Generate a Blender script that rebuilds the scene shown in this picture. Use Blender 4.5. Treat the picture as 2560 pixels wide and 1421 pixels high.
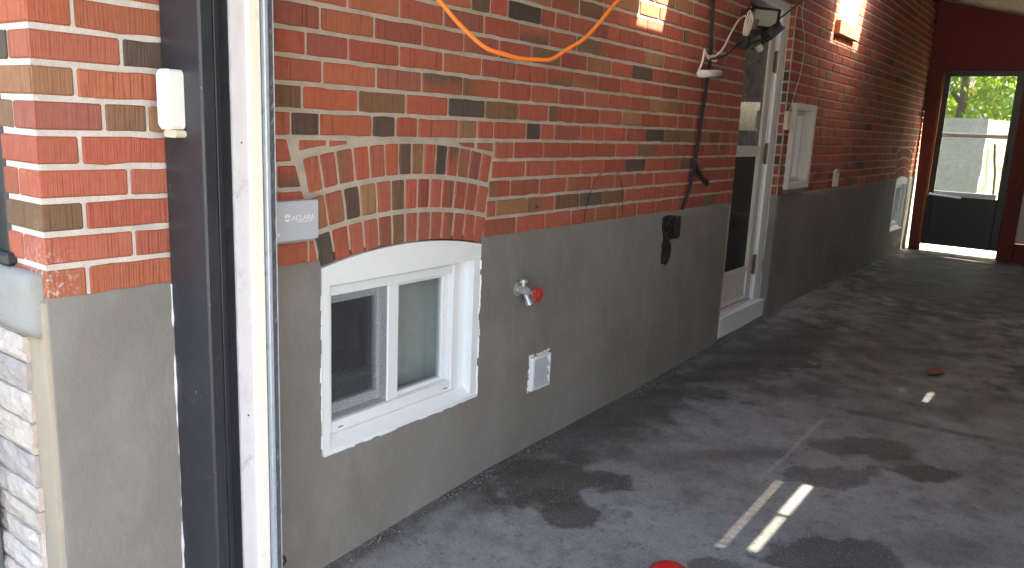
import bpy, math, random
from mathutils import Vector, Matrix, noise
random.seed(7)
rad = math.radians
sc = bpy.context.scene
for o in list(bpy.data.objects): bpy.data.objects.remove(o)
COL = sc.collection

# ------------------------------------------------------------------ camera
cam = bpy.data.cameras.new("camera"); camo = bpy.data.objects.new("camera", cam); COL.objects.link(camo)
_rt, _up, _fw = Vector((0.59276, -0.80423, 0.042955)), Vector((0.135736, 0.152332, 0.978964)), Vector((0.793858, 0.57446, -0.19946))
camo.matrix_world = Matrix(((_rt.x, _up.x, -_fw.x, -1.0388), (_rt.y, _up.y, -_fw.y, -1.8331), (_rt.z, _up.z, -_fw.z, 1.3915), (0, 0, 0, 1)))
cam.sensor_width = 36; cam.lens = 27.54; cam.clip_start = 0.02; cam.clip_end = 1000
sc.camera = camo

# ------------------------------------------------------------------ sky, sun, exposure
SUN_EL = rad(48); SUN_H = Vector((0.38, -0.925, 0)).normalized()
SUN = Vector((SUN_H.x * math.cos(SUN_EL), SUN_H.y * math.cos(SUN_EL), math.sin(SUN_EL)))
w = bpy.data.worlds.new("World"); sc.world = w; w.use_nodes = True
nt = w.node_tree; nt.nodes.clear()
sky = nt.nodes.new("ShaderNodeTexSky"); sky.sky_type = 'NISHITA'; sky.sun_disc = False
sky.sun_elevation = SUN_EL; sky.sun_rotation = math.atan2(SUN_H.x, SUN_H.y); sky.air_density = 1.0; sky.dust_density = 5.0; sky.ozone_density = 0.5
bg = nt.nodes.new("ShaderNodeBackground"); bg.inputs[1].default_value = 0.15
wo = nt.nodes.new("ShaderNodeOutputWorld"); nt.links.new(sky.outputs[0], bg.inputs[0]); nt.links.new(bg.outputs[0], wo.inputs[0])
sl = bpy.data.lights.new("sun", 'SUN'); sl.energy = 5.0; sl.angle = rad(0.53); sl.color = (1.0, 0.86, 0.68)
so = bpy.data.objects.new("sun", sl); COL.objects.link(so); so.rotation_euler = (-SUN).to_track_quat('-Z', 'Y').to_euler()
vs = sc.view_settings; vs.view_transform = 'Standard'; vs.look = 'None'; vs.gamma = 1.0; vs.exposure = 3.0; vs.use_curve_mapping = False
sc.cycles.use_adaptive_sampling = True; sc.cycles.adaptive_threshold = .02; sc.cycles.max_bounces = 7; sc.cycles.diffuse_bounces = 4; sc.cycles.glossy_bounces = 3; sc.cycles.transparent_max_bounces = 12
sc.cycles.sample_clamp_indirect = 6; sc.cycles.caustics_reflective = False; sc.cycles.caustics_refractive = False

# ------------------------------------------------------------------ material helpers
class NT:
    def __init__(s, name):
        s.m = bpy.data.materials.new(name); s.m.use_nodes = True; s.t = s.m.node_tree; s.t.nodes.clear()
        s.out = s.t.nodes.new("ShaderNodeOutputMaterial"); s.p = s.n("ShaderNodeBsdfPrincipled")
        s.t.links.new(s.p.outputs[0], s.out.inputs[0]); s._pos = None
    def n(s, typ, **k):
        nd = s.t.nodes.new(typ)
        for a, b in k.items(): setattr(nd, a, b)
        return nd
    def set(s, sock, v):
        if hasattr(v, 'is_output'): s.t.links.new(v, sock)
        elif isinstance(v, (tuple, list)) and len(v) == 3 and sock.type == 'RGBA': sock.default_value = (*v, 1)
        else: sock.default_value = v
    def pos(s):
        if not s._pos: s._pos = s.n("ShaderNodeNewGeometry").outputs['Position']
        return s._pos
    def vmul(s, v, k):
        nd = s.n("ShaderNodeVectorMath", operation='MULTIPLY'); s.set(nd.inputs[0], v); nd.inputs[1].default_value = k; return nd.outputs[0]
    def noise(s, scale, detail=4, rough=.55, vec=None, dist=0, color=False):
        nd = s.n("ShaderNodeTexNoise"); nd.inputs['Scale'].default_value = scale; nd.inputs['Detail'].default_value = detail
        nd.inputs['Roughness'].default_value = rough; nd.inputs['Distortion'].default_value = dist
        s.set(nd.inputs['Vector'], vec if vec is not None else s.pos()); return nd.outputs[1 if color else 0]
    def voro(s, scale, vec=None, out=0):
        nd = s.n("ShaderNodeTexVoronoi"); nd.inputs['Scale'].default_value = scale; s.set(nd.inputs['Vector'], vec if vec is not None else s.pos()); return nd.outputs[out]
    def math(s, op, a, b=0.0, c=0.0, clamp=False):
        nd = s.n("ShaderNodeMath", operation=op, use_clamp=clamp); s.set(nd.inputs[0], a); s.set(nd.inputs[1], b); s.set(nd.inputs[2], c); return nd.outputs[0]
    def ramp(s, f, a, b, lo=0.0, hi=1.0):
        nd = s.n("ShaderNodeMapRange", interpolation_type='SMOOTHSTEP'); s.set(nd.inputs[0], f)
        nd.inputs[1].default_value = a; nd.inputs[2].default_value = b; nd.inputs[3].default_value = lo; nd.inputs[4].default_value = hi; return nd.outputs[0]
    def mix(s, f, a, b, mode='MIX'):
        nd = s.n("ShaderNodeMix", data_type='RGBA', blend_type=mode); s.set(nd.inputs[0], f); s.set(nd.inputs[6], a); s.set(nd.inputs[7], b); return nd.outputs[2]
    def bump(s, h, dist=.002, strength=1.0, normal=None):
        nd = s.n("ShaderNodeBump"); nd.inputs['Strength'].default_value = strength; nd.inputs['Distance'].default_value = dist
        s.set(nd.inputs['Height'], h)
        if normal is not None: s.set(nd.inputs['Normal'], normal)
        return nd.outputs[0]
    def done(s, color, rough=.7, normal=None, metal=0.0, spec=.5):
        s.set(s.p.inputs['Base Color'], color); s.set(s.p.inputs['Roughness'], rough); s.set(s.p.inputs['Metallic'], metal)
        s.p.inputs['Specular IOR Level'].default_value = spec
        if normal is not None: s.set(s.p.inputs['Normal'], normal)
        return s.m

MAT = {}
def plain(name, c, rough=.5, metal=0.0, var=.12, scale=14, bump=.0006, bscale=160, spec=.5, dirt=None, dirt_amt=.35):
    g = NT(name); f = g.noise(scale, 5)
    col = g.mix(f, tuple(x * (1 - var) for x in c), tuple(min(1, x * (1 + var)) for x in c))
    if dirt:
        d = g.ramp(g.noise(scale * .7, 8, .7), .56, .74, 0, dirt_amt); col = g.mix(d, col, dirt)
    nb = g.bump(g.noise(bscale, 3), bump)
    r = g.ramp(g.noise(scale * 2, 4), .3, .7, max(.03, rough - .08), min(1, rough + .08))
    MAT[name] = g.done(col, r, nb, metal, spec); return MAT[name]

def m_brick():
    g = NT('brick'); at = g.n("ShaderNodeVertexColor", layer_name='Col').outputs[0]
    v = g.vmul(g.pos(), (190, 190, 4.0)); gr = g.noise(1.0, 2, .6, v)
    mott = g.noise(38, 5, .65); fine = g.noise(420, 2)
    col = g.mix(g.ramp(mott, .3, .72, 0, .38), at, g.mix(1, at, (.62, .60, .62), 'MULTIPLY'))
    col = g.mix(g.ramp(g.noise(22, 4, .6), .52, .75, 0, .3), col, g.mix(1, at, (1.18, 1.3, 1.15), 'MULTIPLY'))
    col = g.mix(g.ramp(gr, .44, .3, 0, .7), col, g.mix(1, at, (.42, .38, .38), 'MULTIPLY'))
    sm = g.math('MULTIPLY', g.ramp(g.noise(9, 6, .7), .63, .72), g.ramp(g.noise(150, 3, .7), .48, .6, 0, .5))
    col = g.mix(sm, col, (.5, .43, .36))
    pits = g.ramp(g.voro(130), .0, .14, 1, 0); pits = g.math('MULTIPLY', pits, g.ramp(g.noise(30, 2), .5, .6))
    col = g.mix(g.math('MULTIPLY', pits, .6), col, g.mix(1, at, (.45, .42, .4), 'MULTIPLY'))
    ds = g.n("ShaderNodeVectorMath", operation='DISTANCE'); g.set(ds.inputs[0], g.pos()); ds.inputs[1].default_value = (-.28, .03, 1.0)
    ef = g.math('MULTIPLY', g.ramp(ds.outputs['Value'], .03, .12, 1, 0), g.ramp(g.noise(70, 6, .75), .5, .66, 0, .8)); col = g.mix(ef, col, (.62, .60, .58))
    b = g.bump(gr, .0026, .9); b = g.bump(fine, .0006, .7, b); b = g.bump(mott, .0016, .5, b)
    MAT['brick'] = g.done(col, .88, b, spec=.25)
def m_mortar():
    g = NT('mortar'); a = g.noise(11, 6, .65); fine = g.noise(240, 4, .7)
    sx = g.n("ShaderNodeSeparateXYZ"); g.set(sx.inputs[0], g.pos())
    col = g.mix(g.ramp(a, .3, .7), g.mix(g.ramp(sx.outputs[0], .0, .05, 1, 0), (.40, .345, .275), (.54, .51, .46)), g.mix(g.ramp(sx.outputs[0], .0, .05, 1, 0), (.56, .50, .41), (.70, .67, .61))); col = g.mix(g.ramp(g.noise(3.2, 3), .58, .66, 0, .5), col, (.46, .46, .45))
    col = g.mix(g.ramp(fine, .62, .4, 0, .35), col, (.38, .32, .26))
    MAT['mortar'] = g.done(col, .95, g.bump(fine, .002, .9, g.bump(g.noise(70, 3), .003, .6)), spec=.2)
def m_parge():
    g = NT('parging'); a = g.noise(1.6, 5, .6, dist=.6); b = g.noise(6, 5, .65, g.vmul(g.pos(), (1, 1, .55)), .4)
    col = g.mix(g.ramp(a, .3, .72), (.200, .188, .162), (.246, .236, .210)); col = g.mix(g.ramp(b, .42, .7, 0, .4), col, (.288, .283, .258))
    col = g.mix(g.ramp(g.noise(30, 4, .7), .62, .72, 0, .22), col, (.32, .31, .29))
    fine = g.noise(420, 3, .7); tr = g.noise(26, 4, .6, g.vmul(g.pos(), (1, 1, .5)), 1.2)
    MAT['parging'] = g.done(col, .93, g.bump(fine, .0011, .8, g.bump(tr, .0045, .55)), spec=.2)
def m_floor():
    g = NT('asphalt_floor'); sep = g.n("ShaderNodeSeparateXYZ"); g.set(sep.inputs[0], g.pos()); X, Y = sep.outputs[0], sep.outputs[1]
    n1 = g.noise(1.1, 6, .62, dist=.5); n2 = g.noise(5, 6, .65); nd = g.noise(14, 5, .6); n5 = g.noise(6.5, 3, .55); fine = g.noise(330, 3, .7); grit = g.noise(130, 3, .6)
    col = g.mix(g.ramp(n1, .32, .68), (.225, .232, .230), (.345, .355, .352)); col = g.mix(g.ramp(n2, .46, .70, 0, .6), col, (.14, .133, .126))
    col = g.mix(g.ramp(g.noise(2.6, 5, .6), .54, .7, 0, .4), col, (.37, .375, .37))
    # damp, oily marks with outlines of their own; broad far ones paint dimness
    def stain_shade(cx, cy, rx, ry, ang, c, amt, soft=.22):
        nonlocal col
        ca, sa = math.cos(ang), math.sin(ang)
        dx = g.math('SUBTRACT', X, cx); dy = g.math('SUBTRACT', Y, cy)
        u = g.math('DIVIDE', g.math('ADD', g.math('MULTIPLY', dx, ca), g.math('MULTIPLY', dy, sa)), rx)
        v = g.math('DIVIDE', g.math('SUBTRACT', g.math('MULTIPLY', dy, ca), g.math('MULTIPLY', dx, sa)), ry)
        r = g.math('SQRT', g.math('ADD', g.math('MULTIPLY', u, u), g.math('MULTIPLY', v, v)))
        r = g.math('ADD', r, g.math('ADD', g.math('MULTIPLY', g.math('SUBTRACT', n5, .5), 2.0), g.math('MULTIPLY', g.math('SUBTRACT', nd, .5), .5)))
        col = g.mix(g.ramp(r, 1 - soft, 1 + soft * .4, amt, 0), col, c)
    dk = (.07, .063, .054)
    stain_shade(2.2, -.10, 1.5, .30, -.02, (.062, .054, .048), .75, .6)
    stain_shade(3.6, -.25, 1.3, .35, -.05, (.05, .047, .043), .6, .6)
    stain_shade(1.45, -.26, .30, .20, -.75, dk, .82); stain_shade(1.30, -.36, .12, .09, -.2, dk, .7); stain_shade(1.27, -.50, .17, .10, -.85, dk, .85)
    stain_shade(2.67, -1.15, .26, .13, -.95, dk, .72, .4); stain_shade(2.60, -1.47, .19, .085, -.95, dk, .85, .35); stain_shade(2.63, -1.32, .12, .07, -.9, dk, .5, .5)
    stain_shade(3.71, -.56, .14, .085, -.9, (.05, .044, .037), .8); stain_shade(2.28, -1.17, .23, .11, -.7, (.055, .052, .047), .6)
    stain_shade(1.62, -1.32, .25, .14, -.9, (.042, .039, .036), .75); stain_shade(1.30, -1.02, .11, .07, -.8, (.06, .057, .054), .7)
    stain_shade(3.3, -.72, .5, .12, -.4, (.045, .045, .047), .55, .6); stain_shade(5.0, -1.0, 1.6, .7, -.1, (.075, .07, .064), .7, .7); stain_shade(4.0, -.45, .9, .25, -.2, (.07, .065, .06), .6, .7); stain_shade(2.2, -.75, .3, .1, -.7, (.10, .095, .09), .6, .8); stain_shade(3.6, -1.5, .5, .16, -.6, (.11, .105, .10), .6, .8); stain_shade(1.9, -1.6, .3, .15, -.8, (.12, .118, .115), .6, .8)
    stain_shade(8.2, -1.0, 3.2, 1.5, 0, (.06, .055, .05), .85, .5); stain_shade(4.6, -1.9, .5, .2, -.6, (.05, .05, .05), .6)  # the wide first patch darkens the far floor, painting the weaker light there
    stain_shade(1.95, -.55, .35, .12, -.8, (.17, .155, .14), .5, .7)
    stain_shade(5.6, -.55, .3, .12, -.5, (.19, .18, .165), .55, .7); stain_shade(6.8, -1.5, .3, .12, -.8, (.17, .16, .15), .5, .7)
    # an old seam and a scratched chalk line
    def line(x0, y0, x1, y1, wd, c, amt):
        nonlocal col
        L = math.hypot(x1 - x0, y1 - y0); ux, uy = (x1 - x0) / L, (y1 - y0) / L
        dx = g.math('SUBTRACT', X, x0); dy = g.math('SUBTRACT', Y, y0)
        u = g.math('ADD', g.math('MULTIPLY', dx, ux), g.math('MULTIPLY', dy, uy)); v = g.math('ABSOLUTE', g.math('ADD', g.math('SUBTRACT', g.math('MULTIPLY', dy, ux), g.math('MULTIPLY', dx, uy)), g.math('MULTIPLY', g.math('SUBTRACT', n2, .5), .05)))
        f = g.math('MULTIPLY', g.ramp(v, wd * .3, wd, amt, 0), g.math('MULTIPLY', g.ramp(u, 0, .08), g.ramp(u, L, L - .08)))
        col = g.mix(g.math('MULTIPLY', f, g.ramp(nd, .3, .6, .4, 1)), col, c)
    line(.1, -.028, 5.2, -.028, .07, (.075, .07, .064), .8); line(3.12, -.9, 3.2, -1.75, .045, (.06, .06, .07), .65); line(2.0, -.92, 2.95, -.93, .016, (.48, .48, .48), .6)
    line(2.35, -.30, 2.75, -.62, .02, (.26, .25, .23), .5)
    blot = g.math('MULTIPLY', g.ramp(g.noise(14, 6, .7), .5, .68), g.ramp(g.noise(60, 4, .7), .42, .62, .2, .75)); col = g.mix(blot, col, (.10, .094, .088))
    chips = g.ramp(g.voro(60), .0, .2, 1, 0); chips = g.math('MULTIPLY', chips, g.ramp(g.noise(23, 2), .56, .6))
    col = g.mix(g.math('MULTIPLY', chips, .75), col, (.42, .41, .39))
    col = g.mix(g.ramp(grit, .54, .70, 0, .55), col, (.42, .42, .41)); col = g.mix(g.ramp(fine, .46, .28, 0, .6), col, (.05, .05, .05)); g2 = g.noise(85, 3, .7); col = g.mix(g.ramp(g2, .46, .3, 0, .55), col, (.08, .08, .08))
    rough = g.ramp(n2, .3, .7, .5, .72)
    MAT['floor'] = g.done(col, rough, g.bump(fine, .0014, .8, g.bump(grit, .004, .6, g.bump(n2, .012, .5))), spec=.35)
def m_stone():
    g = NT('veneer_stone'); at = g.n("ShaderNodeVertexColor", layer_name='Col').outputs[0]; a = g.noise(30, 6, .65)
    col = g.mix(g.ramp(a, .35, .7, 0, .6), at, g.mix(1, at, (.68, .66, .66), 'MULTIPLY'))
    MAT['stone'] = g.done(col, .9, g.bump(g.noise(160, 4, .7), .003, .8, g.bump(g.noise(28, 5), .012, .7)), spec=.25)
def glassy(name, tint, refl_rough=.02, dust_veil=.06, veil_col=(.4, .42, .4), clear=1.0, ior=1.5, fmul=1.0):
    g = NT(name); t = g.n("ShaderNodeBsdfTransparent"); t.inputs[0].default_value = (*tint, 1)
    gl = g.n("ShaderNodeBsdfGlossy"); gl.inputs[1].default_value = refl_rough
    df = g.n("ShaderNodeBsdfDiffuse"); df.inputs[0].default_value = (*veil_col, 1)
    fr = g.n("ShaderNodeFresnel"); bf = g.n("ShaderNodeNewGeometry").outputs['Backfacing']; g.set(fr.inputs[0], g.math('SUBTRACT', ior, g.math('MULTIPLY', bf, ior - 1 / ior)))
    m1 = g.n("ShaderNodeMixShader"); g.t.links.new(t.outputs[0], m1.inputs[1]); g.t.links.new(df.outputs[0], m1.inputs[2])
    g.set(m1.inputs[0], g.ramp(g.noise(18, 6, .7), .3, .8, dust_veil * .6, dust_veil * 1.6))
    m2 = g.n("ShaderNodeMixShader"); g.set(m2.inputs[0], g.math('MULTIPLY', fr.outputs[0], fmul)); g.t.links.new(m1.outputs[0], m2.inputs[1]); g.t.links.new(gl.outputs[0], m2.inputs[2])
    g.t.links.new(m2.outputs[0], g.out.inputs[0]); MAT[name] = g.m
def m_screen():
    g = NT('insect_screen'); t = g.n("ShaderNodeBsdfTransparent"); df = g.n("ShaderNodeBsdfDiffuse"); df.inputs[0].default_value = (.085, .092, .105, 1)
    sp = g.noise(520, 2, .8); m = g.n("ShaderNodeMixShader"); g.set(m.inputs[0], g.ramp(sp, .35, .65, .10, .40))
    g.t.links.new(t.outputs[0], m.inputs[1]); g.t.links.new(df.outputs[0], m.inputs[2]); g.t.links.new(m.outputs[0], g.out.inputs[0]); MAT['screen'] = g.m
def m_leaf():
    g = NT('leaf'); at = g.n("ShaderNodeVertexColor", layer_name='Col').outputs[0]
    df = g.n("ShaderNodeBsdfDiffuse"); g.set(df.inputs[0], at); tr = g.n("ShaderNodeBsdfTranslucent"); g.set(tr.inputs[0], g.mix(1, at, (1.9, 1.9, .9), 'MULTIPLY'))
    m = g.n("ShaderNodeMixShader"); m.inputs[0].default_value = .55; g.t.links.new(df.outputs[0], m.inputs[1]); g.t.links.new(tr.outputs[0], m.inputs[2]); g.t.links.new(m.outputs[0], g.out.inputs[0]); MAT['leaf'] = g.m
def m_board(name, c, gap=.14, axis=0):
    g = NT(name); sep = g.n("ShaderNodeSeparateXYZ"); g.set(sep.inputs[0], g.pos())
    gr = g.noise(3, 5, .6, g.vmul(g.pos(), (30, 30, 3) if axis != 2 else (3, 30, 30)))
    col = g.mix(g.ramp(gr, .3, .7), tuple(x * .78 for x in c), tuple(min(1, x * 1.15) for x in c)); col = g.mix(g.ramp(g.noise(5, 6, .7), .55, .75, 0, .35), col, tuple(x * .45 for x in c))
    MAT[name] = g.done(col, .6, g.bump(gr, .001, .6), spec=.3)
m_brick(); m_mortar(); m_parge(); m_floor(); m_stone(); m_screen(); m_leaf()
glassy('pane', (.90, .93, .92), dust_veil=.05); glassy('hazy_pane', (.80, .84, .82), dust_veil=.16, veil_col=(.55, .57, .54), fmul=1.2)  # second glass: pale film paints the bright reflection veil
glassy('storm_glass', (.55, .57, .55), dust_veil=.6, veil_col=(.42, .43, .40), fmul=.9); glassy('storm_glass_low', (.4, .4, .4), dust_veil=.4, veil_col=(.13, .135, .13), fmul=.35)  # grey film in the upper glass paints its reflection; the lower film is darker
plain('white_trim', (.84, .87, .87), .42, var=.04, bump=.0003, dirt=(.5, .47, .42), dirt_amt=.18)
plain('white_vinyl', (.83, .86, .87), .35, var=.03, bump=.0002, dirt=(.45, .43, .4), dirt_amt=.12)
plain('old_white', (.66, .64, .59), .5, var=.07, dirt=(.35, .3, .24), dirt_amt=.4)
plain('cream_paint', (.86, .84, .72), .5, var=.05, bump=.0006, dirt=(.45, .4, .3), dirt_amt=.25)
plain('peeling_white', (.66, .64, .66), .6, var=.08, bump=.0015, bscale=60, dirt=(.16, .15, .16), dirt_amt=.55)
def m_clad():
    g = NT('black_cladding'); f = g.noise(5, 5); col = g.mix(f, (.021, .022, .026), (.032, .033, .039))
    fl_ = g.math('MULTIPLY', g.ramp(g.noise(90, 3, .7), .64, .70), g.ramp(g.noise(7, 3), .52, .66)); col = g.mix(fl_, col, (.42, .42, .44))
    col = g.mix(g.ramp(g.noise(2.2, 5, .7, g.vmul(g.pos(), (1, 1, .4))), .5, .75, 0, .35), col, (.055, .055, .06))
    MAT['black_cladding'] = g.done(col, g.ramp(g.noise(9, 4), .3, .7, .36, .55), g.bump(g.noise(160, 3), .0004))
m_clad()
plain('dark_cladding', (.017, .021, .028), .45, var=.2, bump=.0004, dirt=(.12, .12, .13), dirt_amt=.10)
plain('black_rubber', (.009, .010, .014), .55, var=.2, bump=.0005)
plain('galvanized', (.50, .57, .64), .42, .35, var=.18, scale=30, bump=.0006, dirt=(.14, .13, .12), dirt_amt=.55)
plain('grimy_steel', (.16, .18, .20), .5, .6, var=.4, scale=45, bump=.002, bscale=80, dirt=(.03, .03, .03), dirt_amt=.9)
plain('grey_plastic', (.50, .53, .58), .45, var=.02, bump=.0002); plain('print_white', (.86, .87, .88), .5, var=.01, bump=.0001)
plain('white_plastic', (.80, .79, .74), .4, var=.03, bump=.0002, dirt=(.5, .42, .28), dirt_amt=.25)
plain('beige_plastic', (.64, .58, .44), .5, var=.06, bump=.0003, dirt=(.25, .2, .12), dirt_amt=.4)
plain('black_plastic', (.012, .013, .014), .42, var=.2); plain('black_paint', (.014, .016, .017), .4, var=.3, dirt=(.1, .1, .1), dirt_amt=.15)
plain('tar', (.010, .011, .013), .33, var=.3, scale=40, bump=.006, bscale=45, dirt=(.42, .42, .42), dirt_amt=.65)
plain('orange_rubber', (.82, .20, .025), .45, var=.06); plain('white_cord', (.72, .68, .58), .5, var=.06)
plain('brass', (.20, .14, .08), .5, .5, var=.2); plain('rust', (.11, .045, .025), .8, .2, var=.4, scale=60, bump=.003)
plain('red_paint_metal', (.42, .05, .04), .5, var=.2, scale=40, dirt=(.5, .4, .38), dirt_amt=.8); plain('chrome_dull', (.5, .5, .49), .35, .45, var=.2, scale=60, dirt=(.4, .38, .35), dirt_amt=.5)
plain('red_plastic', (.62, .02, .02), .35, var=.05); plain('concrete', (.27, .265, .245), .9, var=.18, scale=9, bump=.003, dirt=(.2, .19, .17), dirt_amt=.4)
plain('sandy_render', (.36, .30, .22), .92, var=.14, scale=9, bump=.003, bscale=260); plain('grey_wall', (.30, .30, .29), .92, var=.14, scale=3, bump=.004, dirt=(.18, .18, .17), dirt_amt=.5)
plain('sunlit_wall', (.50, .44, .30), .9, var=.12, scale=5, bump=.003); plain('drive_asphalt', (.22, .225, .235), .9, var=.1, scale=8, bump=.003); plain('pale_path', (.50, .47, .42), .9, var=.1, scale=8, bump=.003)  # the yellow wall tone is sunlight on the garden wall, put into its colour
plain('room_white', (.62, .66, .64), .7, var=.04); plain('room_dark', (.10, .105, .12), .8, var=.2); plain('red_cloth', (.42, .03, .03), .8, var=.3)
plain('backing_board', (.56, .57, .56), .8, var=.06, scale=4); plain('door_inner', (.20, .20, .19), .5, var=.05); plain('soffit', (.66, .60, .48), .7, var=.08, scale=6); plain('bark', (.10, .075, .055), .9, var=.3, scale=20, bump=.01, bscale=40)
plain('dry_leaf', (.30, .11, .03), .8, var=.3, scale=80); plain('lawn_soil', (.10, .12, .05), .95, var=.3, scale=6); plain('pebble', (.15, .142, .13), .9, var=.5, scale=40, bump=.002)
plain('lamp_glass', (.32, .33, .27), .15, var=.1); plain('copper_strand', (.4, .22, .12), .4, .7); plain('tower_dark', (.03, .03, .03), .6)
m_board('red_board', (.17, .024, .022)); m_board('red_post', (.15, .030, .018)); m_board('orange_wood', (.26, .085, .03))

# ------------------------------------------------------------------ mesh helpers
class MB:
    def __init__(s): s.v = []; s.f = []; s.c = []; s.cur = None
    def add(s, vs, fs, col=None):
        o = len(s.v); s.v += [tuple(p) for p in vs]; s.f += [tuple(i + o for i in f) for f in fs]
        if col is not None: s.c += (col if isinstance(col, list) else [col] * len(vs))
        return s
    def box(s, a, b, col=None):
        x0, y0, z0 = (min(p, q) for p, q in zip(a, b)); x1, y1, z1 = (max(p, q) for p, q in zip(a, b))
        return s.add([(x0, y0, z0), (x1, y0, z0), (x1, y1, z0), (x0, y1, z0), (x0, y0, z1), (x1, y0, z1), (x1, y1, z1), (x0, y1, z1)],
              [(0, 3, 2, 1), (4, 5, 6, 7), (0, 1, 5, 4), (1, 2, 6, 5), (2, 3, 7, 6), (3, 0, 4, 7)], col)
    def bbox(s, a, b, r=.004, col=None):      # box with chamfered edges
        x0, y0, z0 = (min(p, q) for p, q in zip(a, b)); x1, y1, z1 = (max(p, q) for p, q in zip(a, b))
        r = min(r, (x1 - x0) * .45, (y1 - y0) * .45, (z1 - z0) * .45); vs = []; idx = {}
        for sx in (0, 1):
            for sy in (0, 1):
                for sz in (0, 1):
                    P = ((x0, x1)[sx], (y0, y1)[sy], (z0, z1)[sz]); D = (r * (1 - 2 * sx), r * (1 - 2 * sy), r * (1 - 2 * sz))
                    for ax in range(3):        # vertex lying on the face normal to ax
                        p = [P[k] + (0 if k == ax else D[k]) for k in range(3)]; idx[sx, sy, sz, ax] = len(vs); vs.append(tuple(p))
        I = lambda a, b, c, ax: idx[a, b, c, ax]; fs = []
        for k in (0, 1):
            q = [I(k, 0, 0, 0), I(k, 1, 0, 0), I(k, 1, 1, 0), I(k, 0, 1, 0)]; fs.append(q if k else q[::-1])
            q = [I(0, k, 0, 1), I(0, k, 1, 1), I(1, k, 1, 1), I(1, k, 0, 1)]; fs.append(q if k else q[::-1])
            q = [I(0, 0, k, 2), I(1, 0, k, 2), I(1, 1, k, 2), I(0, 1, k, 2)]; fs.append(q if k else q[::-1])
        for a in (0, 1):
            for b in (0, 1):
                fs.append((I(0, a, b, 1), I(1, a, b, 1), I(1, a, b, 2), I(0, a, b, 2)) if (a + b) % 2 == 0 else (I(0, a, b, 2), I(1, a, b, 2), I(1, a, b, 1), I(0, a, b, 1)))
                fs.append((I(a, 0, b, 2), I(a, 1, b, 2), I(a, 1, b, 0), I(a, 0, b, 0)) if (a + b) % 2 == 0 else (I(a, 0, b, 0), I(a, 1, b, 0), I(a, 1, b, 2), I(a, 0, b, 2)))
                fs.append((I(a, b, 0, 0), I(a, b, 1, 0), I(a, b, 1, 1), I(a, b, 0, 1)) if (a + b) % 2 == 0 else (I(a, b, 0, 1), I(a, b, 1, 1), I(a, b, 1, 0), I(a, b, 0, 0)))
                for c in (0, 1):
                    t = (I(a, b, c, 0), I(a, b, c, 1), I(a, b, c, 2)); fs.append(t if (a + b + c) % 2 else t[::-1])
        return s.add(vs, fs, col)
    def tube(s, pts, r, n=8, cap=True, col=None):
        pts = [Vector(p) for p in pts]; rs = r if isinstance(r, (list, tuple)) else [r] * len(pts); vs = []; fs = []; pv = None
        for i, p in enumerate(pts):
            d = (pts[min(i + 1, len(pts) - 1)] - pts[max(i - 1, 0)]).normalized()
            if pv is None: pv = d.orthogonal().normalized()
            pv = (pv - d * pv.dot(d)); pv = pv.normalized() if pv.length > 1e-6 else d.orthogonal().normalized()
            q = d.cross(pv)
            for k in range(n):
                a = 2 * math.pi * k / n; vs.append(p + (pv * math.cos(a) + q * math.sin(a)) * rs[i])
        for i in range(len(pts) - 1):
            for k in range(n): fs.append((i * n + k, i * n + (k + 1) % n, (i + 1) * n + (k + 1) % n, (i + 1) * n + k))
        if cap: fs.append(tuple(range(n))[::-1]); fs.append(tuple(range((len(pts) - 1) * n, len(pts) * n)))
        return s.add(vs, fs, col)
    def prism(s, poly, fn, d0, d1, col=None):     # polygon (u,v) extruded from depth d0 to d1; fn(u,v,d)->xyz
        n = len(poly); vs = [fn(u, v, d0) for u, v in poly] + [fn(u, v, d1) for u, v in poly]
        fs = [tuple(range(n)), tuple(range(2 * n - 1, n - 1, -1))] + [(i, i + n, (i + 1) % n + n, (i + 1) % n) for i in range(n)]
        return s.add(vs, fs, col)
    def slab(s, us, vs_, solid, fn, th):          # sheet with real thickness and rectangular holes
        ids = {}; nu, nv = len(us) - 1, len(vs_) - 1
        ok = [[solid((us[i] + us[i + 1]) / 2, (vs_[j] + vs_[j + 1]) / 2) for j in range(nv)] for i in range(nu)]
        V = []; F = []
        def vid(i, j, k):
            if (i, j, k) not in ids: ids[i, j, k] = len(V); V.append(fn(us[i], vs_[j], 0 if k == 0 else th))
            return ids[i, j, k]
        g = lambda i, j: 0 <= i < nu and 0 <= j < nv and ok[i][j]
        for i in range(nu):
            for j in range(nv):
                if not ok[i][j]: continue
                F.append((vid(i, j, 0), vid(i + 1, j, 0), vid(i + 1, j + 1, 0), vid(i, j + 1, 0)))
                F.append((vid(i, j + 1, 1), vid(i + 1, j + 1, 1), vid(i + 1, j, 1), vid(i, j, 1)))
                for (di, dj, a, b) in ((-1, 0, (i, j + 1), (i, j)), (1, 0, (i + 1, j), (i + 1, j + 1)), (0, -1, (i, j), (i + 1, j)), (0, 1, (i + 1, j + 1), (i, j + 1))):
                    if not g(i + di, j + dj): F.append((vid(*b, 0), vid(*a, 0), vid(*a, 1), vid(*b, 1)))
        return s.add(V, F)
    def build(s, name, mat, parent=None, smooth=False, kind=None):
        me = bpy.data.meshes.new(name); me.from_pydata(s.v, [], s.f); me.update()
        if s.c:
            at = me.color_attributes.new('Col', 'FLOAT_COLOR', 'POINT')
            for i, c in enumerate(s.c): at.data[i].color = (*c, 1)
        if smooth:
            for p in me.polygons: p.use_smooth = True
        me.materials.append(MAT[mat] if isinstance(mat, str) else mat)
        o = bpy.data.objects.new(name, me); COL.objects.link(o)
        if parent: o.parent = parent
        if kind: o['kind'] = kind
        return o
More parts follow.
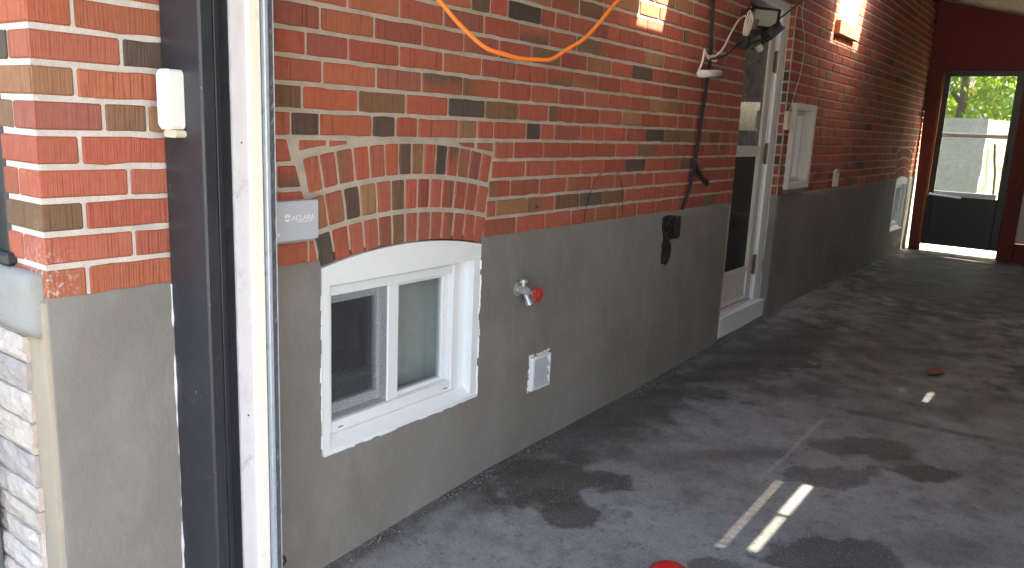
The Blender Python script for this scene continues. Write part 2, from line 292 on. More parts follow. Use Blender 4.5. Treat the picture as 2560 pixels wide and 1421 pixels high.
def empty(name, loc, label=None, cat=None, group=None):
    o = bpy.data.objects.new(name, None); COL.objects.link(o); o.location = loc; o.empty_display_size = .1
    if label: o['label'] = label; o['category'] = cat
    if group: o['group'] = group
    return o
def tag(o, label, cat, group=None):
    o['label'] = label; o['category'] = cat
    if group: o['group'] = group
    return o
def keep(child, parent):            # parent without moving
    child.parent = parent; child.matrix_parent_inverse = Matrix.Translation(-Vector(parent.location)); return child
def part(mb, name, mat, parent, smooth=False, kind=None):
    o = mb.build(name, mat, None, smooth, kind); 
    o.parent = parent
    loc = Vector(parent.location); p = parent.parent
    while p: loc += Vector(p.location); p = p.parent
    o.matrix_parent_inverse = Matrix.Translation(-loc); return o
def spline(P, n=8):
    P = [Vector(p) for p in P]; out = []
    for i in range(len(P) - 1):
        p0, p1, p2, p3 = P[max(i - 1, 0)], P[i], P[i + 1], P[min(i + 2, len(P) - 1)]
        for k in range(n):
            t = k / n; out.append(.5 * ((2 * p1) + (p2 - p0) * t + (2 * p0 - 5 * p1 + 4 * p2 - p3) * t * t + (3 * p1 - p0 - 3 * p2 + p3) * t ** 3))
    return out + [P[-1]]
def frange(a, b, step, extra=()):
    n = max(1, round((b - a) / step)); L = [a + (b - a) * i / n for i in range(n + 1)]
    for e in extra:
        if a < e < b: L.append(e)
    L = sorted(L); R = [L[0]]
    for x in L[1:]:
        if x - R[-1] > 1e-4: R.append(x)
    return R
def clean(L, keepers, tol):
    return [x for x in L if x in keepers or all(abs(x - k) > tol for k in keepers)]
WF = lambda u, v, d: (u, d, v)              # wall that faces -Y (u along X, v up, d into the wall)
FF = lambda u, v, d: (-.27 + d, u, v)       # facade that faces -X
H = .0740; Z0 = 1.70
def zl(k): return Z0 - H * k
_gp = [(-40, -.06), (-1, -.06), (0, -.052), (.48, -.045), (.9, -.02), (1.3, 0), (2.74, .013), (3.86, .045), (4.6, .07), (7, .075), (9.7, .045), (10.4, .03), (40, .0)]
def gz(x):
    for (a, b), (c, d) in zip(_gp, _gp[1:]):
        if x <= c: return b + (d - b) * (x - a) / (c - a)
    return 0.0

# ------------------------------------------------------------------ ground
def structure(o): o['kind'] = 'structure'; return o
g = MB(); g.add([(-400, -400, -.25), (400, -400, -.25), (400, 400, -.25), (-400, 400, -.25)], [(0, 1, 2, 3)]); structure(g.build('ground', 'lawn_soil'))
fx = frange(-.6, 10.3, .22); fy = [0.03 - i * .2 for i in range(0, 60)]
m = MB(); V = []; F = []
for i, x in enumerate(fx):
    for j, y in enumerate(fy):
        V.append((x, y, gz(x) + .004 * noise.noise((x * 1.7, y * 1.7, 0)) - (0.012 if y < -.1 else 0) * min(1, abs(y))))
ny = len(fy)
for i in range(len(fx) - 1):
    for j in range(ny - 1): F.append((i * ny + j, i * ny + j + 1, (i + 1) * ny + j + 1, (i + 1) * ny + j))
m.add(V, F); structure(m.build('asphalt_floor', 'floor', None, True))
m = MB(); m.box((10.3, -4, -.2), (11.9, 1.0, .028)); structure(m.build('path', 'pale_path'))
m = MB(); m.box((-12, -11, -.3), (-.6, 0.03, -.068)); structure(m.build('driveway', 'drive_asphalt'))
m = MB(); m.box((-60, -60, -.3), (-12.2, 40, -.10)); structure(m.build('road', 'pale_path'))

# ------------------------------------------------------------------ brick house
house = empty('brick_house', (0, 0, 0), 'red brick house wall with grey parged base running along the carport', 'house')
PAL = {'R': (.380, .110, .069), 'O': (.405, .124, .068), 'P': (.318, .102, .075), 'T': (.318, .155, .082), 'B': (.205, .117, .068), 'D': (.104, .073, .060), 'G': (.142, .096, .068)}
def bcol(code):
    c = PAL[code if code in PAL else 'R']; k = random.uniform(.86, 1.14); t = random.uniform(-.06, .06)
    return (c[0] * k * (1 + t), c[1] * k * (1 - t), c[2] * k * (1 - t))
def jagged(poly, step=.055, amp=.0013):
    out = []
    for i in range(len(poly)):
        a, b = poly[i], poly[(i + 1) % len(poly)]; L = math.hypot(b[0] - a[0], b[1] - a[1]); n = max(1, round(L / step))
        ch = min(.006, L * .1)
        for k in range(n):
            t = k / n
            p = (a[0] + (b[0] - a[0]) * t, a[1] + (b[1] - a[1]) * t)
            if k == 0:      # worn corner
                pr = poly[i - 1]; Lp = math.hypot(pr[0] - a[0], pr[1] - a[1]); c1 = ch * random.uniform(.2, 1); c2 = ch * random.uniform(.2, 1)
                out.append((a[0] + (pr[0] - a[0]) / Lp * c1, a[1] + (pr[1] - a[1]) / Lp * c1)); p = (a[0] + (b[0] - a[0]) / L * c2, a[1] + (b[1] - a[1]) / L * c2); out.append(p); continue
            out.append((p[0] + random.gauss(0, amp), p[1] + random.gauss(0, amp)))
    return out
def add_brick(mb, poly, code, fn=WF, depth=.03, proud=0.0, step=.055):
    P = jagged(poly, step); n = len(P); cx = sum(p[0] for p in P) / n; cy = sum(p[1] for p in P) / n
    pr = proud + random.uniform(-.0012, .0018); tx = random.uniform(-.008, .008); tz = random.uniform(-.012, .012)
    fr = [fn(cx + (u - cx) * (1 - .003 / max(.02, abs(u - cx))) if abs(u - cx) > .006 else u, cy + (v - cy) * (1 - .0028 / max(.02, abs(v - cy))) if abs(v - cy) > .006 else v, -pr + tx * (u - cx) + tz * (v - cy)) for u, v in P]
    md = [fn(u, v, .0028 - pr) for u, v in P]; bk = [fn(u, v, depth) for u, v in P]
    fs = [tuple(range(n))] + [(i, (i + n), (i + 1) % n + n, (i + 1) % n) for i in range(n)] + [(i + n, i + 2 * n, (i + 1) % n + 2 * n, (i + 1) % n + n) for i in range(n)]
    base = bcol(code); cols = [base] * n
    if code in 'RO' and random.random() < .10 or code == 'M':      # kiln flashing on one end or edge
        b2 = bcol(random.choice('BBGT')); du = random.choice((-1, 1)); L = max(abs(p[0] - cx) for p in P); vert = random.random() < .3
        cols = []
        for u, v in P:
            t = max(0, min(1, (du * ((v - cy) / .03 if vert else (u - cx) / L) - .2) * 1.4)); cols.append(tuple(a + (b - a) * t for a, b in zip(base, b2)))
    mb.add(fr + md + bk, fs, cols * 3)
BR = []      # (size key, name, mb)
OPEN = [(3.855, 4.76, -1, 2.30), (4.87, 5.40, 1.0, 1.632), (5.82, 6.44, 2.25, 3.3), (9.02, 9.72, 0, 1.0)]
ARCH = [(.895, 1.0), (9.37, 1.0)]       # centres of the two segmental arches
def in_view_size(x, z):
    d = Vector((x, 0, z)) - camo.location; zc = d.dot(_fw)
    if zc <= .1: return 0
    px = 1280 + 1958 * d.dot(_rt) / zc; py = 710 - 1958 * d.dot(_up) / zc
    return (1 / zc if -60 < px < 2600 and -20 < py < 1450 else 0)
LJ = {1: [-.174], 2: [-.07], 3: [-.177], 4: [-.119, -.016], 5: [-.176], 6: [-.068], 7: [-.176], 8: [-.064], 9: [-.178]}
LC = {1: 'OO', 2: 'RD', 3: 'TO', 4: 'PBT', 5: 'RR', 6: 'RR', 7: 'BR', 8: 'RR', 9: 'OO'}
MJ = {0: [.51, .721, .936, 1.147, 1.351, 1.562, 1.77, 1.98, 2.197, 2.397, 2.61, 2.822, 3.037, 3.233, 3.442, 3.656],
 1: [.459, .615, .83, 1.042, 1.252, 1.461, 1.674, 1.876, 2.083, 2.296, 2.504, 2.716, 2.93, 3.144, 3.353, 3.579, 3.782],
 2: [.518, .731, .938, 1.149, 1.361, 1.567, 1.772, 1.979, 2.188, 2.401, 2.609, 2.814, 3.017, 3.227, 3.442, 3.665],
 3: [.444, .656, .864, 1.074, 1.281, 1.489, 1.7, 1.902, 2.117, 2.332, 2.528, 2.741, 2.95, 3.16, 3.371, 3.578, 3.788],
 4: [.403, .505, .715, .819, .923, 1.133, 1.238, 1.337, 1.549, 1.649, 1.751, 1.96, 2.066, 2.17, 2.382, 2.481, 2.59, 2.794, 2.892, 2.995, 3.209, 3.306, 3.4, 3.56, 3.721],
 5: [1.47, 1.676, 1.885, 2.089, 2.291, 2.505, 2.707, 2.914, 3.125, 3.345, 3.553, 3.767],
 6: [1.556, 1.768, 1.98, 2.183, 2.394, 2.606, 2.82, 3.02, 3.215, 3.441, 3.654],
 7: [1.458, 1.662, 1.87, 2.08, 2.3, 2.504, 2.715, 2.917, 3.137, 3.34, 3.545, 3.766],
 8: [1.37, 1.576, 1.782, 1.987, 2.195, 2.404, 2.608, 2.828, 3.019, 3.23, 3.446, 3.656],
 9: [1.506, 1.713, 1.924, 2.134, 2.341, 2.549, 2.76, 2.966, 3.183, 3.397, 3.601, 3.758],
 -1: [.613, .828, 1.04, 1.259, 1.472, 1.68, 1.89, 2.102, 2.307, 2.519, 2.73, 2.938, 3.158, 3.35, 3.55, 3.755],
 -2: [.55, .76, .97, 1.183, 1.29, 1.397, 1.616, 1.717, 1.824, 2.04, 2.144, 2.251, 2.467, 2.575, 2.682, 2.9, 3.003, 3.115, 3.33, 3.54, 3.75],
 -3: [1.684, 1.893, 2.098, 2.312, 2.507, 2.728, 2.935, 3.149, 3.36, 3.57, 3.78], -4: [1.885, 2.09, 2.229, 2.424, 2.637, 2.875, 3.087, 3.3, 3.51, 3.72], -5: [2.372, 2.58, 2.812, 3.036, 3.25, 3.46, 3.67]}
MC = {0: 'POPRPPBPTRDRRRRRR', 1: 'RPRRORRRRRRRPRRRRR', 2: 'ROPRORRPRRRTTRRRR', 3: 'BOBRDBRMRRTRRRRRRR', 4: 'RDODRRTRRDRPRRRPRDBBTRTBRR', 5: 'RRRRRRBRRRRRR', 6: 'RRRRRDRRBRRR', 7: 'RRRMRRRRRRRRR',
 8: 'RTMBGBRRRRRRR', 9: 'RRRRMRRRRRBRR', -1: 'RORPRRRBRRTRRRRRR', -2: 'RRROGRDRRRPRRRRRRRRMRR', -3: 'TMBRRRRRRRRR', -4: 'TBRTBRRRRRR', -5: 'RBBTRRRR'}
LEFTEND = {5: .40, 6: .43, 7: .452, 8: .475, 9: .492}; RSTART = {5: 1.345, 6: 1.333, 7: 1.319, 8: 1.309, 9: 1.296}
JW = .0042       # half of a vertical joint
def rand_code(): return random.choices('RROPTBDM', (50, 14, 10, 18, 4, 4.5, 1.3, 4))[0]
def fill(a, b, first=None):     # joints for an unrecorded stretch
    J = []; x = a + (first if first is not None else random.choice((.06, .11, .16, .21)))
    while x < b - .05:
        J.append(x); x += .21 + random.uniform(-.004, .004) if random.random() > .12 else .105
    return J
def blocks(x0, x1, z0, z1):     # cut a course at the openings
    segs = [(x0, x1)]
    for a, b, c, d in OPEN:
        if z1 - .01 > c and z0 + .02 < d:
            new = []
            for s0, s1 in segs:
                if s1 <= a or s0 >= b: new.append((s0, s1)); continue
                if a - s0 > .025: new.append((s0, a - .004))
                if s1 - b > .025: new.append((b + .004, s1))
            segs = new
    return segs
def arch_cut(k, s0, s1):       # the far arch
    if k >= 5:
        e = .455 - .022 * (k - 5); a, b = 9.37 - e, 9.37 + e; new = []
        if s1 <= a or s0 >= b: return [(s0, s1)]
        if a - s0 > .02: new.append((s0, a - .004))
        if s1 - b > .02: new.append((b + .004, s1))
        return new
    return [(s0, s1)]
for k in range(-20, 10):
    z1, z0 = zl(k) - .0068, zl(k + 1) + .0068; segs = []
    if k == 9: z0 -= .012
    lj = LJ.get(k, [-.175 if k % 2 else -.066]); lc = LC.get(k, 'RRR')
    ends = [-.27] + lj
    # corner bricks turn onto the facade
    dep = .20 if k % 2 else .10
    mb = MB(); c = bcol(lc[0]); mb.bbox((-.27, 0, z0), (lj[0] - JW, dep, z1), .004, c); 
    if k >= 0 or True: BR.append((in_view_size(-.2, z0) * 3 * (k >= 0), mb))
    mb = MB(); add_brick(mb, [(dep + .009, z0), (dep + .009, z1), (dep + .21, z1), (dep + .21, z0)], rand_code(), FF)
    if z0 > 1.02: BR.append((in_view_size(-.27, z0) * (0 <= k <= 5), mb))
    start = lj[0]
    js = lj[1:]; 
    seq = []
    e0 = LEFTEND.get(k); mj = MJ.get(k)
    if e0: hid = [x for x in (.14 if k % 2 else .09, .30 if k % 2 else .305) if x < e0 - .05]
    elif mj: 
        hid = [mj[0] - .21 * i for i in range(8, 0, -1)]; hid = [x for x in hid if x > (js[-1] if js else start) + .07]
    else: hid = []
    if k == 6: hid = [.12, .352]
    if k == 9: hid = [.04, .25, .462]
    if k in (5, 7, 8): hid = [.05, .25]
    codes = list(lc[1:]) 
    if e0:
        J = [start] + js + hid; J = sorted(J); 
        for i in range(len(J)): seq.append((J[i], J[i + 1] if i + 1 < len(J) else e0, codes[i] if i < len(codes) else ('O' if k == 9 else 'R')))
        J = [RSTART[k]] + mj; cd = MC[k]
        J2 = fill(mj[-1], 10.6, .21); allJ = J + J2
        for i in range(len(allJ)): seq.append((allJ[i], allJ[i + 1] if i + 1 < len(allJ) else 10.7, cd[i] if i < len(cd) else rand_code()))
    else:
        if mj:
            J = sorted([start] + js + hid); nh = len(J); cd = MC[k]; J2 = fill(mj[-1], 10.6, .21); allJ = J + mj + J2
            for i in range(len(allJ)):
                code = codes[i] if i < len(codes) else ('R' if i < nh - 1 else (cd[i - nh + 1] if i - nh + 1 < len(cd) else rand_code()))
                seq.append((allJ[i], allJ[i + 1] if i + 1 < len(allJ) else 10.7, code))
        else:
            allJ = [start] + fill(start, 10.6)
            for i in range(len(allJ)): seq.append((allJ[i], allJ[i + 1] if i + 1 < len(allJ) else 10.7, rand_code()))
    for a, b, code in seq:
        for s0, s1 in blocks(a + JW, b - JW, z0, z1):
            for s0, s1 in arch_cut(k, s0, s1):
                if s1 - s0 < .012: continue
                mb = MB(); poly = [(s0, z0), (s1, z0), (s1, z1), (s0, z1)]
                if e0 and b == e0:      # trimmed along the raking joint of the arch
                    sl_ = .021 * (z1 - z0) / H; poly = [(s0, z0), (s1 + sl_ * .5, z0), (s1 - sl_ * .5, z1), (s0, z1)]
                far = s0 > 3.7
                add_brick(mb, poly[::-1] if False else poly, code, WF, step=.055 if not far else .12)
                hidden = .06 < (s0 + s1) / 2 < .30 and s1 < .34
                BR.append((0 if hidden else in_view_size((s0 + s1) / 2, (z0 + z1) / 2) * min(1, (s1 - s0) / .1), mb))
# reveal bricks of the doorway (right side of the recess)
for k in range(-8, 10):
    z1, z0 = zl(k) - .0068, zl(k + 1) + .0068
    mb = MB(); add_brick(mb, [(.012, z0), (.012, z1), (.075, z1), (.075, z0)], random.choice('RRRPRD'), lambda u, v, d: (4.7565 + d, u, v)); BR.append((.05, mb))
# arches: three rings of header bricks
def arch(cx, rings, slivers):
    zc = Z0 - .7135 - 1.85
    for (r0, r1, J, cols) in rings:
        rm = (r0 + r1) / 2
        for i in range(len(J) - 1):
            t0, t1 = math.asin((J[i] - .895 + .0045) / rm), math.asin((J[i + 1] - .895 - .0045) / rm)
            P = [(cx + r * math.sin(t), zc + r * math.cos(t)) for r, t in ((r0, t0), (r0, t1), (r1, t1), (r1, t0))]
            if cx > 5: P = [(cx + (x - cx) * .92, z) for x, z in P]
            mb = MB(); add_brick(mb, P, cols[i], WF, depth=.10 if r0 < 1.9 else .03, step=.05); BR.append((in_view_size(P[0][0], P[0][1]) * (1 if cx < 5 else .01), mb))
    for q, c in slivers:
        mb = MB(); add_brick(mb, [(x + cx - .895, z + Z0) for x, z in q], c, WF, step=.05); BR.append((in_view_size(q[0][0] + cx - .895, 1.3) * (1 if cx < 5 else .01), mb))
RINGS = [(1.85, 1.946, [.493, .556, .622, .684, .747, .809, .87, .931, .995, 1.057, 1.119, 1.179, 1.238, 1.299], 'DRRRPBRPRMRRR'),
 (1.963, 2.060, [.467, .531, .602, .667, .737, .803, .866, .927, .989, 1.053, 1.119, 1.186, 1.248, 1.314], 'TRDTRBRPRRRRR'),
 (2.078, 2.178, [.452, .511, .573, .64, .706, .773, .836, .896, .954, 1.015, 1.075, 1.138, 1.2, 1.265, 1.325], 'OPRRROGTRDMMPR')]
SLIV = [([(.432, -.408), (.53, -.393), (.531, -.3785), (.433, -.3785)], 'O'), ([(.543, -.397), (.612, -.389), (.612, -.3795), (.544, -.3795)], 'R'),
        ([(1.165, -.393), (1.224, -.399), (1.224, -.381), (1.135, -.381)], 'P'), ([(1.243, -.402), (1.336, -.413), (1.336, -.381), (1.243, -.381)], 'P')]
arch(.895, RINGS, SLIV); arch(9.37, RINGS, SLIV)
# rowlock sill under the upper window
for i in range(8):
    x = 5.735 + i * .078; mb = MB(); mb.bbox((x + .004, -.045, 2.213), (x + .074, .06, 2.325), .005, tuple(v * 1.5 for v in bcol('T'))); BR.append((.04, mb))  # buff colour brightened to paint in the strong sun on the sill
BR.sort(key=lambda t: -t[0]); rest = MB()
for i, (s_, mb) in enumerate(BR):
    if i < 300: part(mb, 'brick', 'brick', house)
    else: rest.add(mb.v, mb.f, mb.c)
part(rest, 'brick_courses', 'brick', house, kind='stuff')
# mortar bed / wall core
def hole(x, z):
    if .50 < x < 1.277 and .334 < z < .985: return True
    for a, b, c, d in OPEN:
        if a < x < b and c < z < d: return True
    return False
holes_x = [.50, 1.277] + [v for o in OPEN for v in o[:2]]; holes_z = [.334, .985] + [v for o in OPEN for v in o[2:] if v > 0]
m = MB(); m.slab(sorted(set([-.262, 10.72] + holes_x)), sorted(set([-.3, 4.2] + holes_z)), lambda x, z: not hole(x, z), lambda u, v, d: (u, .0045 + d, v), .28); part(m, 'mortar', 'mortar', house)
m = MB(); m.slab([.005, .166, 1.6, 7], [-.3, 1.03, 2.5, 4.2], lambda y, z: not (.166 < y < 1.6 and 1.03 < z < 2.5), lambda u, v, d: (-.2655 + d, u, v), .25); part(m, 'facade_mortar', 'mortar', house)
# parging
def bumpy(x, z, a): return a * noise.noise((x * 2.3, z * 2.3, 3.1)) + a * .5 * noise.noise((x * 7, z * 7, 8.2))
def parge(x0, x1, holes):
    ex = [h_[0] for h_ in holes] + [h_[1] for h_ in holes]; ez = [h_[2] for h_ in holes] + [h_[3] for h_ in holes]; top = .9645
    us = clean(frange(x0, x1, .05, ex), ex + [x0, x1], .012); vs_ = clean(frange(-.1, top, .05, ez), ez + [-.1, top], .012); vs_ = sorted(vs_ + [top - .012])
    def fn(u, v, d):
        y = -.0075 + bumpy(u, v, .0035) + d
        if d == 0 and v > top - .005: y = -.0015
        vv = v
        if v >= top - 1e-6: vv = v + .003 * noise.noise((u * 14, 2, 0)) + .0025 * noise.noise((u * 50, 5, 0))
        if v < .12 and d == 0: y -= (.12 - v) * .06
        return (u, y, vv)
    m = MB(); m.slab(us, vs_, lambda x, z: not any(a < x < b and c < z < d for a, b, c, d in holes), fn, .05); return part(m, 'parging', 'parging', house, True)
def edge_split(o):
    md = o.modifiers.new('e', 'EDGE_SPLIT'); md.split_angle = rad(40)
edge_split(parge(-.272, 3.853, [(.499, 1.281, .331, .97)])); edge_split(parge(4.765, 10.42, [(9.02, 9.72, .33, .97)]))
# parged returns: doorway and facade corner
m = MB(); m.slab([-.004, .035, .075], frange(-.1, .9645, .08), lambda a, b: True, lambda u, v, d: (4.752 + d + .004 * noise.noise((u * 20, v * 6, 1)), u, v), .02); part(m, 'parging', 'parging', house)
m = MB(); m.slab(frange(.0, .16, .03), frange(-.15, .955, .05), lambda a, b: True, lambda u, v, d: (-.277 + d + .006 * noise.noise((u * 9, v * 4, 1)), u, v), .03); part(m, 'sandy_return', 'sandy_render', house, True)

# facade window frame, sill and stone veneer
m = MB(); m.bbox((-.272, .168, 1.035), (-.20, .235, 2.5), .006).bbox((-.29, .150, 1.02), (-.20, 1.6, 1.05), .006).bbox((-.255, .235, 1.05), (-.21, .29, 2.5), .004); fw_ = part(m, 'facade_window', 'black_cladding', house)
m = MB(); m.box((-.235, .28, 1.05), (-.228, 1.6, 2.5)); part(m, 'pane', 'pane', fw_)
m = MB(); us = frange(.018, .95, .04); vs_ = frange(.872, 1.018, .02)
m.slab(us, vs_, lambda a, b: True, lambda u, v, d: (-.300 + d + (0 if d else .006 * noise.noise((u * 14, v * 14, 0)) + .004 * noise.noise((u * 45, v * 45, 0))) + (.010 if d == 0 and (v < .875 or v > 1.015 or u < .02) else 0), u + .006 * noise.noise((v * 22, 3, 0)), v + .005 * noise.noise((u * 18, 7, 0))), .06); part(m, 'stone_sill', 'concrete', house, True)
m = MB(); m.box((-.281, .10, -.15), (-.262, .95, .868)); part(m, 'veneer_mortar', 'mortar', house)
zz = .865; row = 0
while zz > -.12:
    hgt = random.choice((.066, .074, .082, .06)); y = .095 + random.uniform(-.012, .012); first = True
    while y < .62:
        L = random.uniform(.16, .34); c = random.choice(((.50, .44, .385), (.45, .405, .37), (.51, .44, .37), (.41, .365, .335), (.54, .475, .42))); seed = random.random() * 50
        us = frange(y + .004, y + L - .004, .028); vs_ = frange(zz - hgt + .004, zz - .003, .016); mb = MB()
        def fs_(u, v, d):
            if d: return (-.268 + .03, u, v)
            e = min(u - us[0], us[-1] - u, v - vs_[0], vs_[-1] - v); k = min(1, e / .014)
            return (-.288 - .010 * k * (.5 + noise.noise((u * 16 + seed, v * 26, seed))) - .007 * noise.noise((u * 50, v * 60, seed)), u + .002 * noise.noise((v * 80, u * 9, 1)), v + .003 * noise.noise((u * 40, seed, 2)))
        mb.slab(us, vs_, lambda a, b: True, fs_, .03); kk = random.uniform(.9, 1.06); mb.c = [tuple(x * kk for x in c)] * len(mb.v); part(mb, 'stone', 'stone', house); y += L
    zz -= hgt

# ------------------------------------------------------------------ basement windows
def basement_window(dx, sx=1.0, detail=True):
    X = lambda x: dx + (x - .895) * sx
    zc = Z0 - .7135 - 1.85; r = 1.846
    def bx(mb, x0, x1, y0, y1, z0, z1, rr=.003): return mb.bbox((X(x0), y0, z0), (X(x1), y1, z1), rr)
    cap = MB(); top = [(X(.503 + .771 * i / 20), zc + math.sqrt(r * r - (.503 + .771 * i / 20 - .8885) ** 2)) for i in range(21)]
    cap.prism([(X(.503), .884), (X(1.274), .884)] + top[::-1], WF, -.009, .05)                 # curved header board
    cap.box((X(.503), -.0072, .338), (X(.534), .05, .8835)); cap.box((X(1.237), -.0072, .338), (X(1.274), .05, .8835))
    root = part(cap, 'basement_window', 'white_trim', house)
    m = MB(); m.prism([(-.012, .334), (.045, .334), (.045, .378), (.031, .376), (-.012, .346)], lambda u, v, d: (d, u, v), X(.5025), X(1.2745)); part(m, 'sill', 'white_trim', root)
    fr = MB(); bx(fr, .541, .574, .030, .11, .378, .872); bx(fr, 1.160, 1.192, .030, .11, .378, .872); bx(fr, .5745, 1.1595, .031, .11, .378, .419); bx(fr, .5745, 1.1595, .031, .11, .838, .872)
    bx(fr, 1.1925, 1.2365, .036, .11, .37, .884)
    part(fr, 'frame', 'white_vinyl', root)
    m = MB(); bx(m, .832, .884, .040, .075, .4195, .8375); part(m, 'mullion', 'white_vinyl', root)
    if detail:
        for x in (.60, 1.12):
            m = MB(); bx(m, x, x + .022, .0295, .034, .392, .3955, .001); part(m, 'weep_slot', 'black_rubber', root)
    m = MB(); m.box((X(.575), .047, .42), (X(.832), .0476, .8375)); part(m, 'insect_screen', 'screen', root)
    sash = MB()
    for a, b, y in ((.578, .86, .078),): 
        bx(sash, a, a + .03, y, y + .03, .422, .836); bx(sash, b - .042, b, y, y + .03, .422, .836); bx(sash, a + .0305, b - .0425, y + .001, y + .03, .422, .458); bx(sash, a + .0305, b - .0425, y + .001, y + .03, .80, .836)
    part(sash, 'sash', 'white_vinyl', root)
    s2 = MB(); y = .050; a, b = .8845, 1.159
    bx(s2, a, a + .010, y, y + .028, .4195, .8375); bx(s2, b - .030, b, y + .004, y + .028, .4195, .8375); bx(s2, a + .0105, b - .0305, y + .002, y + .028, .4195, .436); bx(s2, a + .0105, b - .0305, y + .002, y + .028, .824, .8375); part(s2, 'sash', 'white_vinyl', root)
    m = MB(); m.box((X(.60), .092, .45), (X(.83), .095, .81)); part(m, 'pane', 'pane', root)
    m = MB(); m.box((X(.893), .064, .43), (X(1.135), .067, .83)); part(m, 'pane', 'pane', root)
    rv = MB(); rv.box((X(1.205), .112, .36), (X(1.225), .50, .90)); rv.box((X(.53), .112, .36), (X(.55), .50, .90)); rv.box((X(.5505), .112, .34), (X(1.2045), .50, .38)); rv.box((X(.5505), .112, .875), (X(1.2045), .50, .90)); part(rv, 'reveal', 'room_white', root)
    m = MB(); m.box((X(.95), .20, .385), (X(1.204), .215, .87)); part(m, 'backing_board', 'backing_board', root)  # pale board added behind the right pane to make it read lighter
    if detail:
        m = MB(); m.slab([-.3, .8, 1.8, 2.8], [-.6, .36, .90, 2.0], lambda u, v: not (.8 > u > -.3 and False), lambda u, v, d: (u, 2.3 + d, v), .05)
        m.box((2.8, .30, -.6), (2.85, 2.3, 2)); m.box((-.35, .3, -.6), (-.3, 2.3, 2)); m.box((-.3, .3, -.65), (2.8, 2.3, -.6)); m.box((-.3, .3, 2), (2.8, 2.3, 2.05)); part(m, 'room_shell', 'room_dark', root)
        m = MB(); m.tube([(1.32, .75, -.6), (1.32, .75, .3), (1.31, .75, 1.0)], [.03, .03, .028], 10).tube([(1.32, .75, .18), (1.32, .74, .24), (1.33, .74, .36)], [.05, .07, .035], 10); part(m, 'red_pipe', 'red_cloth', root, True)
        # chipped caulk beads round the opening
        cb = MB()
        for pts in ([(1.277, -.007, .34 + i * .03) for i in range(20)], [(.51 + i * .04, -.011, .334) for i in range(20)], [(.5, -.007, .36 + i * .045) for i in range(12)]):
            for p, q in zip(pts, pts[1:]):
                if random.random() < .8: cb.tube([(p[0] + random.gauss(0, .002), p[1], p[2] + random.gauss(0, .002)), (q[0] + random.gauss(0, .002), q[1], q[2] + random.gauss(0, .002))], random.uniform(.002, .0055), 5)
        part(cb, 'caulk', 'white_trim', root, kind='stuff')
    return root
basement_window(.895); basement_window(9.37, .87, False)

# ------------------------------------------------------------------ side door
m = MB(); m.bbox((4.60, .045, .195), (4.70, .16, 2.24), .006).bbox((4.7005, .052, .19), (4.7525, .16, 2.26), .004); m.bbox((3.87, .045, .195), (3.93, .16, 2.24), .006); m.bbox((3.86, .045, 2.2405), (4.75, .16, 2.30), .006); m.bbox((4.575, .062, .2), (4.5995, .16, 2.2), .004)
door = part(m, 'side_door', 'white_trim', house)
m = MB(); m.bbox((3.853, .0, .05), (4.722, .28, .193), .008); m.bbox((3.857, -.008, .185), (4.70, .06, .2), .004); part(m, 'threshold', 'white_trim', door)
m = MB(); m.box((3.93, .061, .2005), (4.575, .15, .214)); part(m, 'sill_track', 'old_white', door)
lf = MB(); Y0, Y1 = .066, .10
lf.bbox((3.94, Y0, .22), (4.03, Y1, 2.19), .006).bbox((4.475, Y0, .22), (4.573, Y1, 2.19), .006).bbox((4.0305, Y0 + .001, .22), (4.4745, Y1, .255), .004).bbox((4.0305, Y0 + .001, .425), (4.4745, Y1, .465), .004).bbox((4.0305, Y0 + .001, 1.245), (4.4745, Y1, 1.317), .004).bbox((4.0305, Y0 + .001, 2.12), (4.4745, Y1, 2.19), .004)
lf.box((4.452, Y0 + .008, .466), (4.462, Y1, 1.244)); lf.box((4.466, Y0 + .004, .466), (4.472, Y1, 1.244))
lf.box((4.0305, .078, .2555), (4.4745, .09, .4245)); leaf = part(lf, 'door_leaf', 'old_white', door)
m = MB(); m.box((4.0305, .082, 1.3175), (4.4745, .086, 2.1195)); part(m, 'upper_pane', 'storm_glass', door)
m = MB(); m.box((4.0305, .082, .4655), (4.4515, .086, 1.2445)); part(m, 'lower_pane', 'storm_glass_low', door)
m = MB(); m.box((3.9, .20, .15), (4.7, .24, 2.3)); part(m, 'inner_door', 'door_inner', door)
for z in (1.82, 1.19, .39):
    m = MB(); m.tube([(4.586, .054, z), (4.586, .054, z + .15)], .008, 8).box((4.560, .060, z + .005), (4.584, .066, z + .145)); part(m, 'hinge', 'brass', door)
# caulk line beside the frame
m = MB(); m.tube([(4.7525 + random.gauss(0, .001), .049, .15 + i * .06) for i in range(36)], .0022, 6); part(m, 'caulk', 'white_trim', door)

# small framed window beside the door
m = MB()
m.bbox((4.872, -.034, 1.003), (4.93, .05, 1.634), .004).bbox((5.345, -.034, 1.003), (5.398, .05, 1.634), .004).bbox((4.9305, -.032, 1.585), (5.3445, .05, 1.634), .004).bbox((4.9305, -.032, 1.003), (5.3445, .05, 1.055), .004)
sw = part(m, 'small_window', 'old_white', house)
m = MB(); m.bbox((4.9305, .05, 1.0555), (4.955, .14, 1.5845), .003).bbox((5.32, .05, 1.0555), (5.3445, .14, 1.5845), .003).bbox((4.9555, .05, 1.555), (5.3195, .14, 1.5845), .003).bbox((4.9555, .05, 1.0555), (5.3195, .14, 1.085), .003); m.bbox((5.285, .09, 1.0855), (5.3195, .14, 1.5545), .003).bbox((5.24, .105, 1.0855), (5.27, .14, 1.5545), .003).bbox((4.9555, .09, 1.0855), (4.985, .14, 1.5545), .003); part(m, 'sash', 'white_vinyl', sw)
m = MB(); m.box((4.956, .142, 1.06), (5.319, .146, 1.58)); part(m, 'pane', 'hazy_pane', sw)
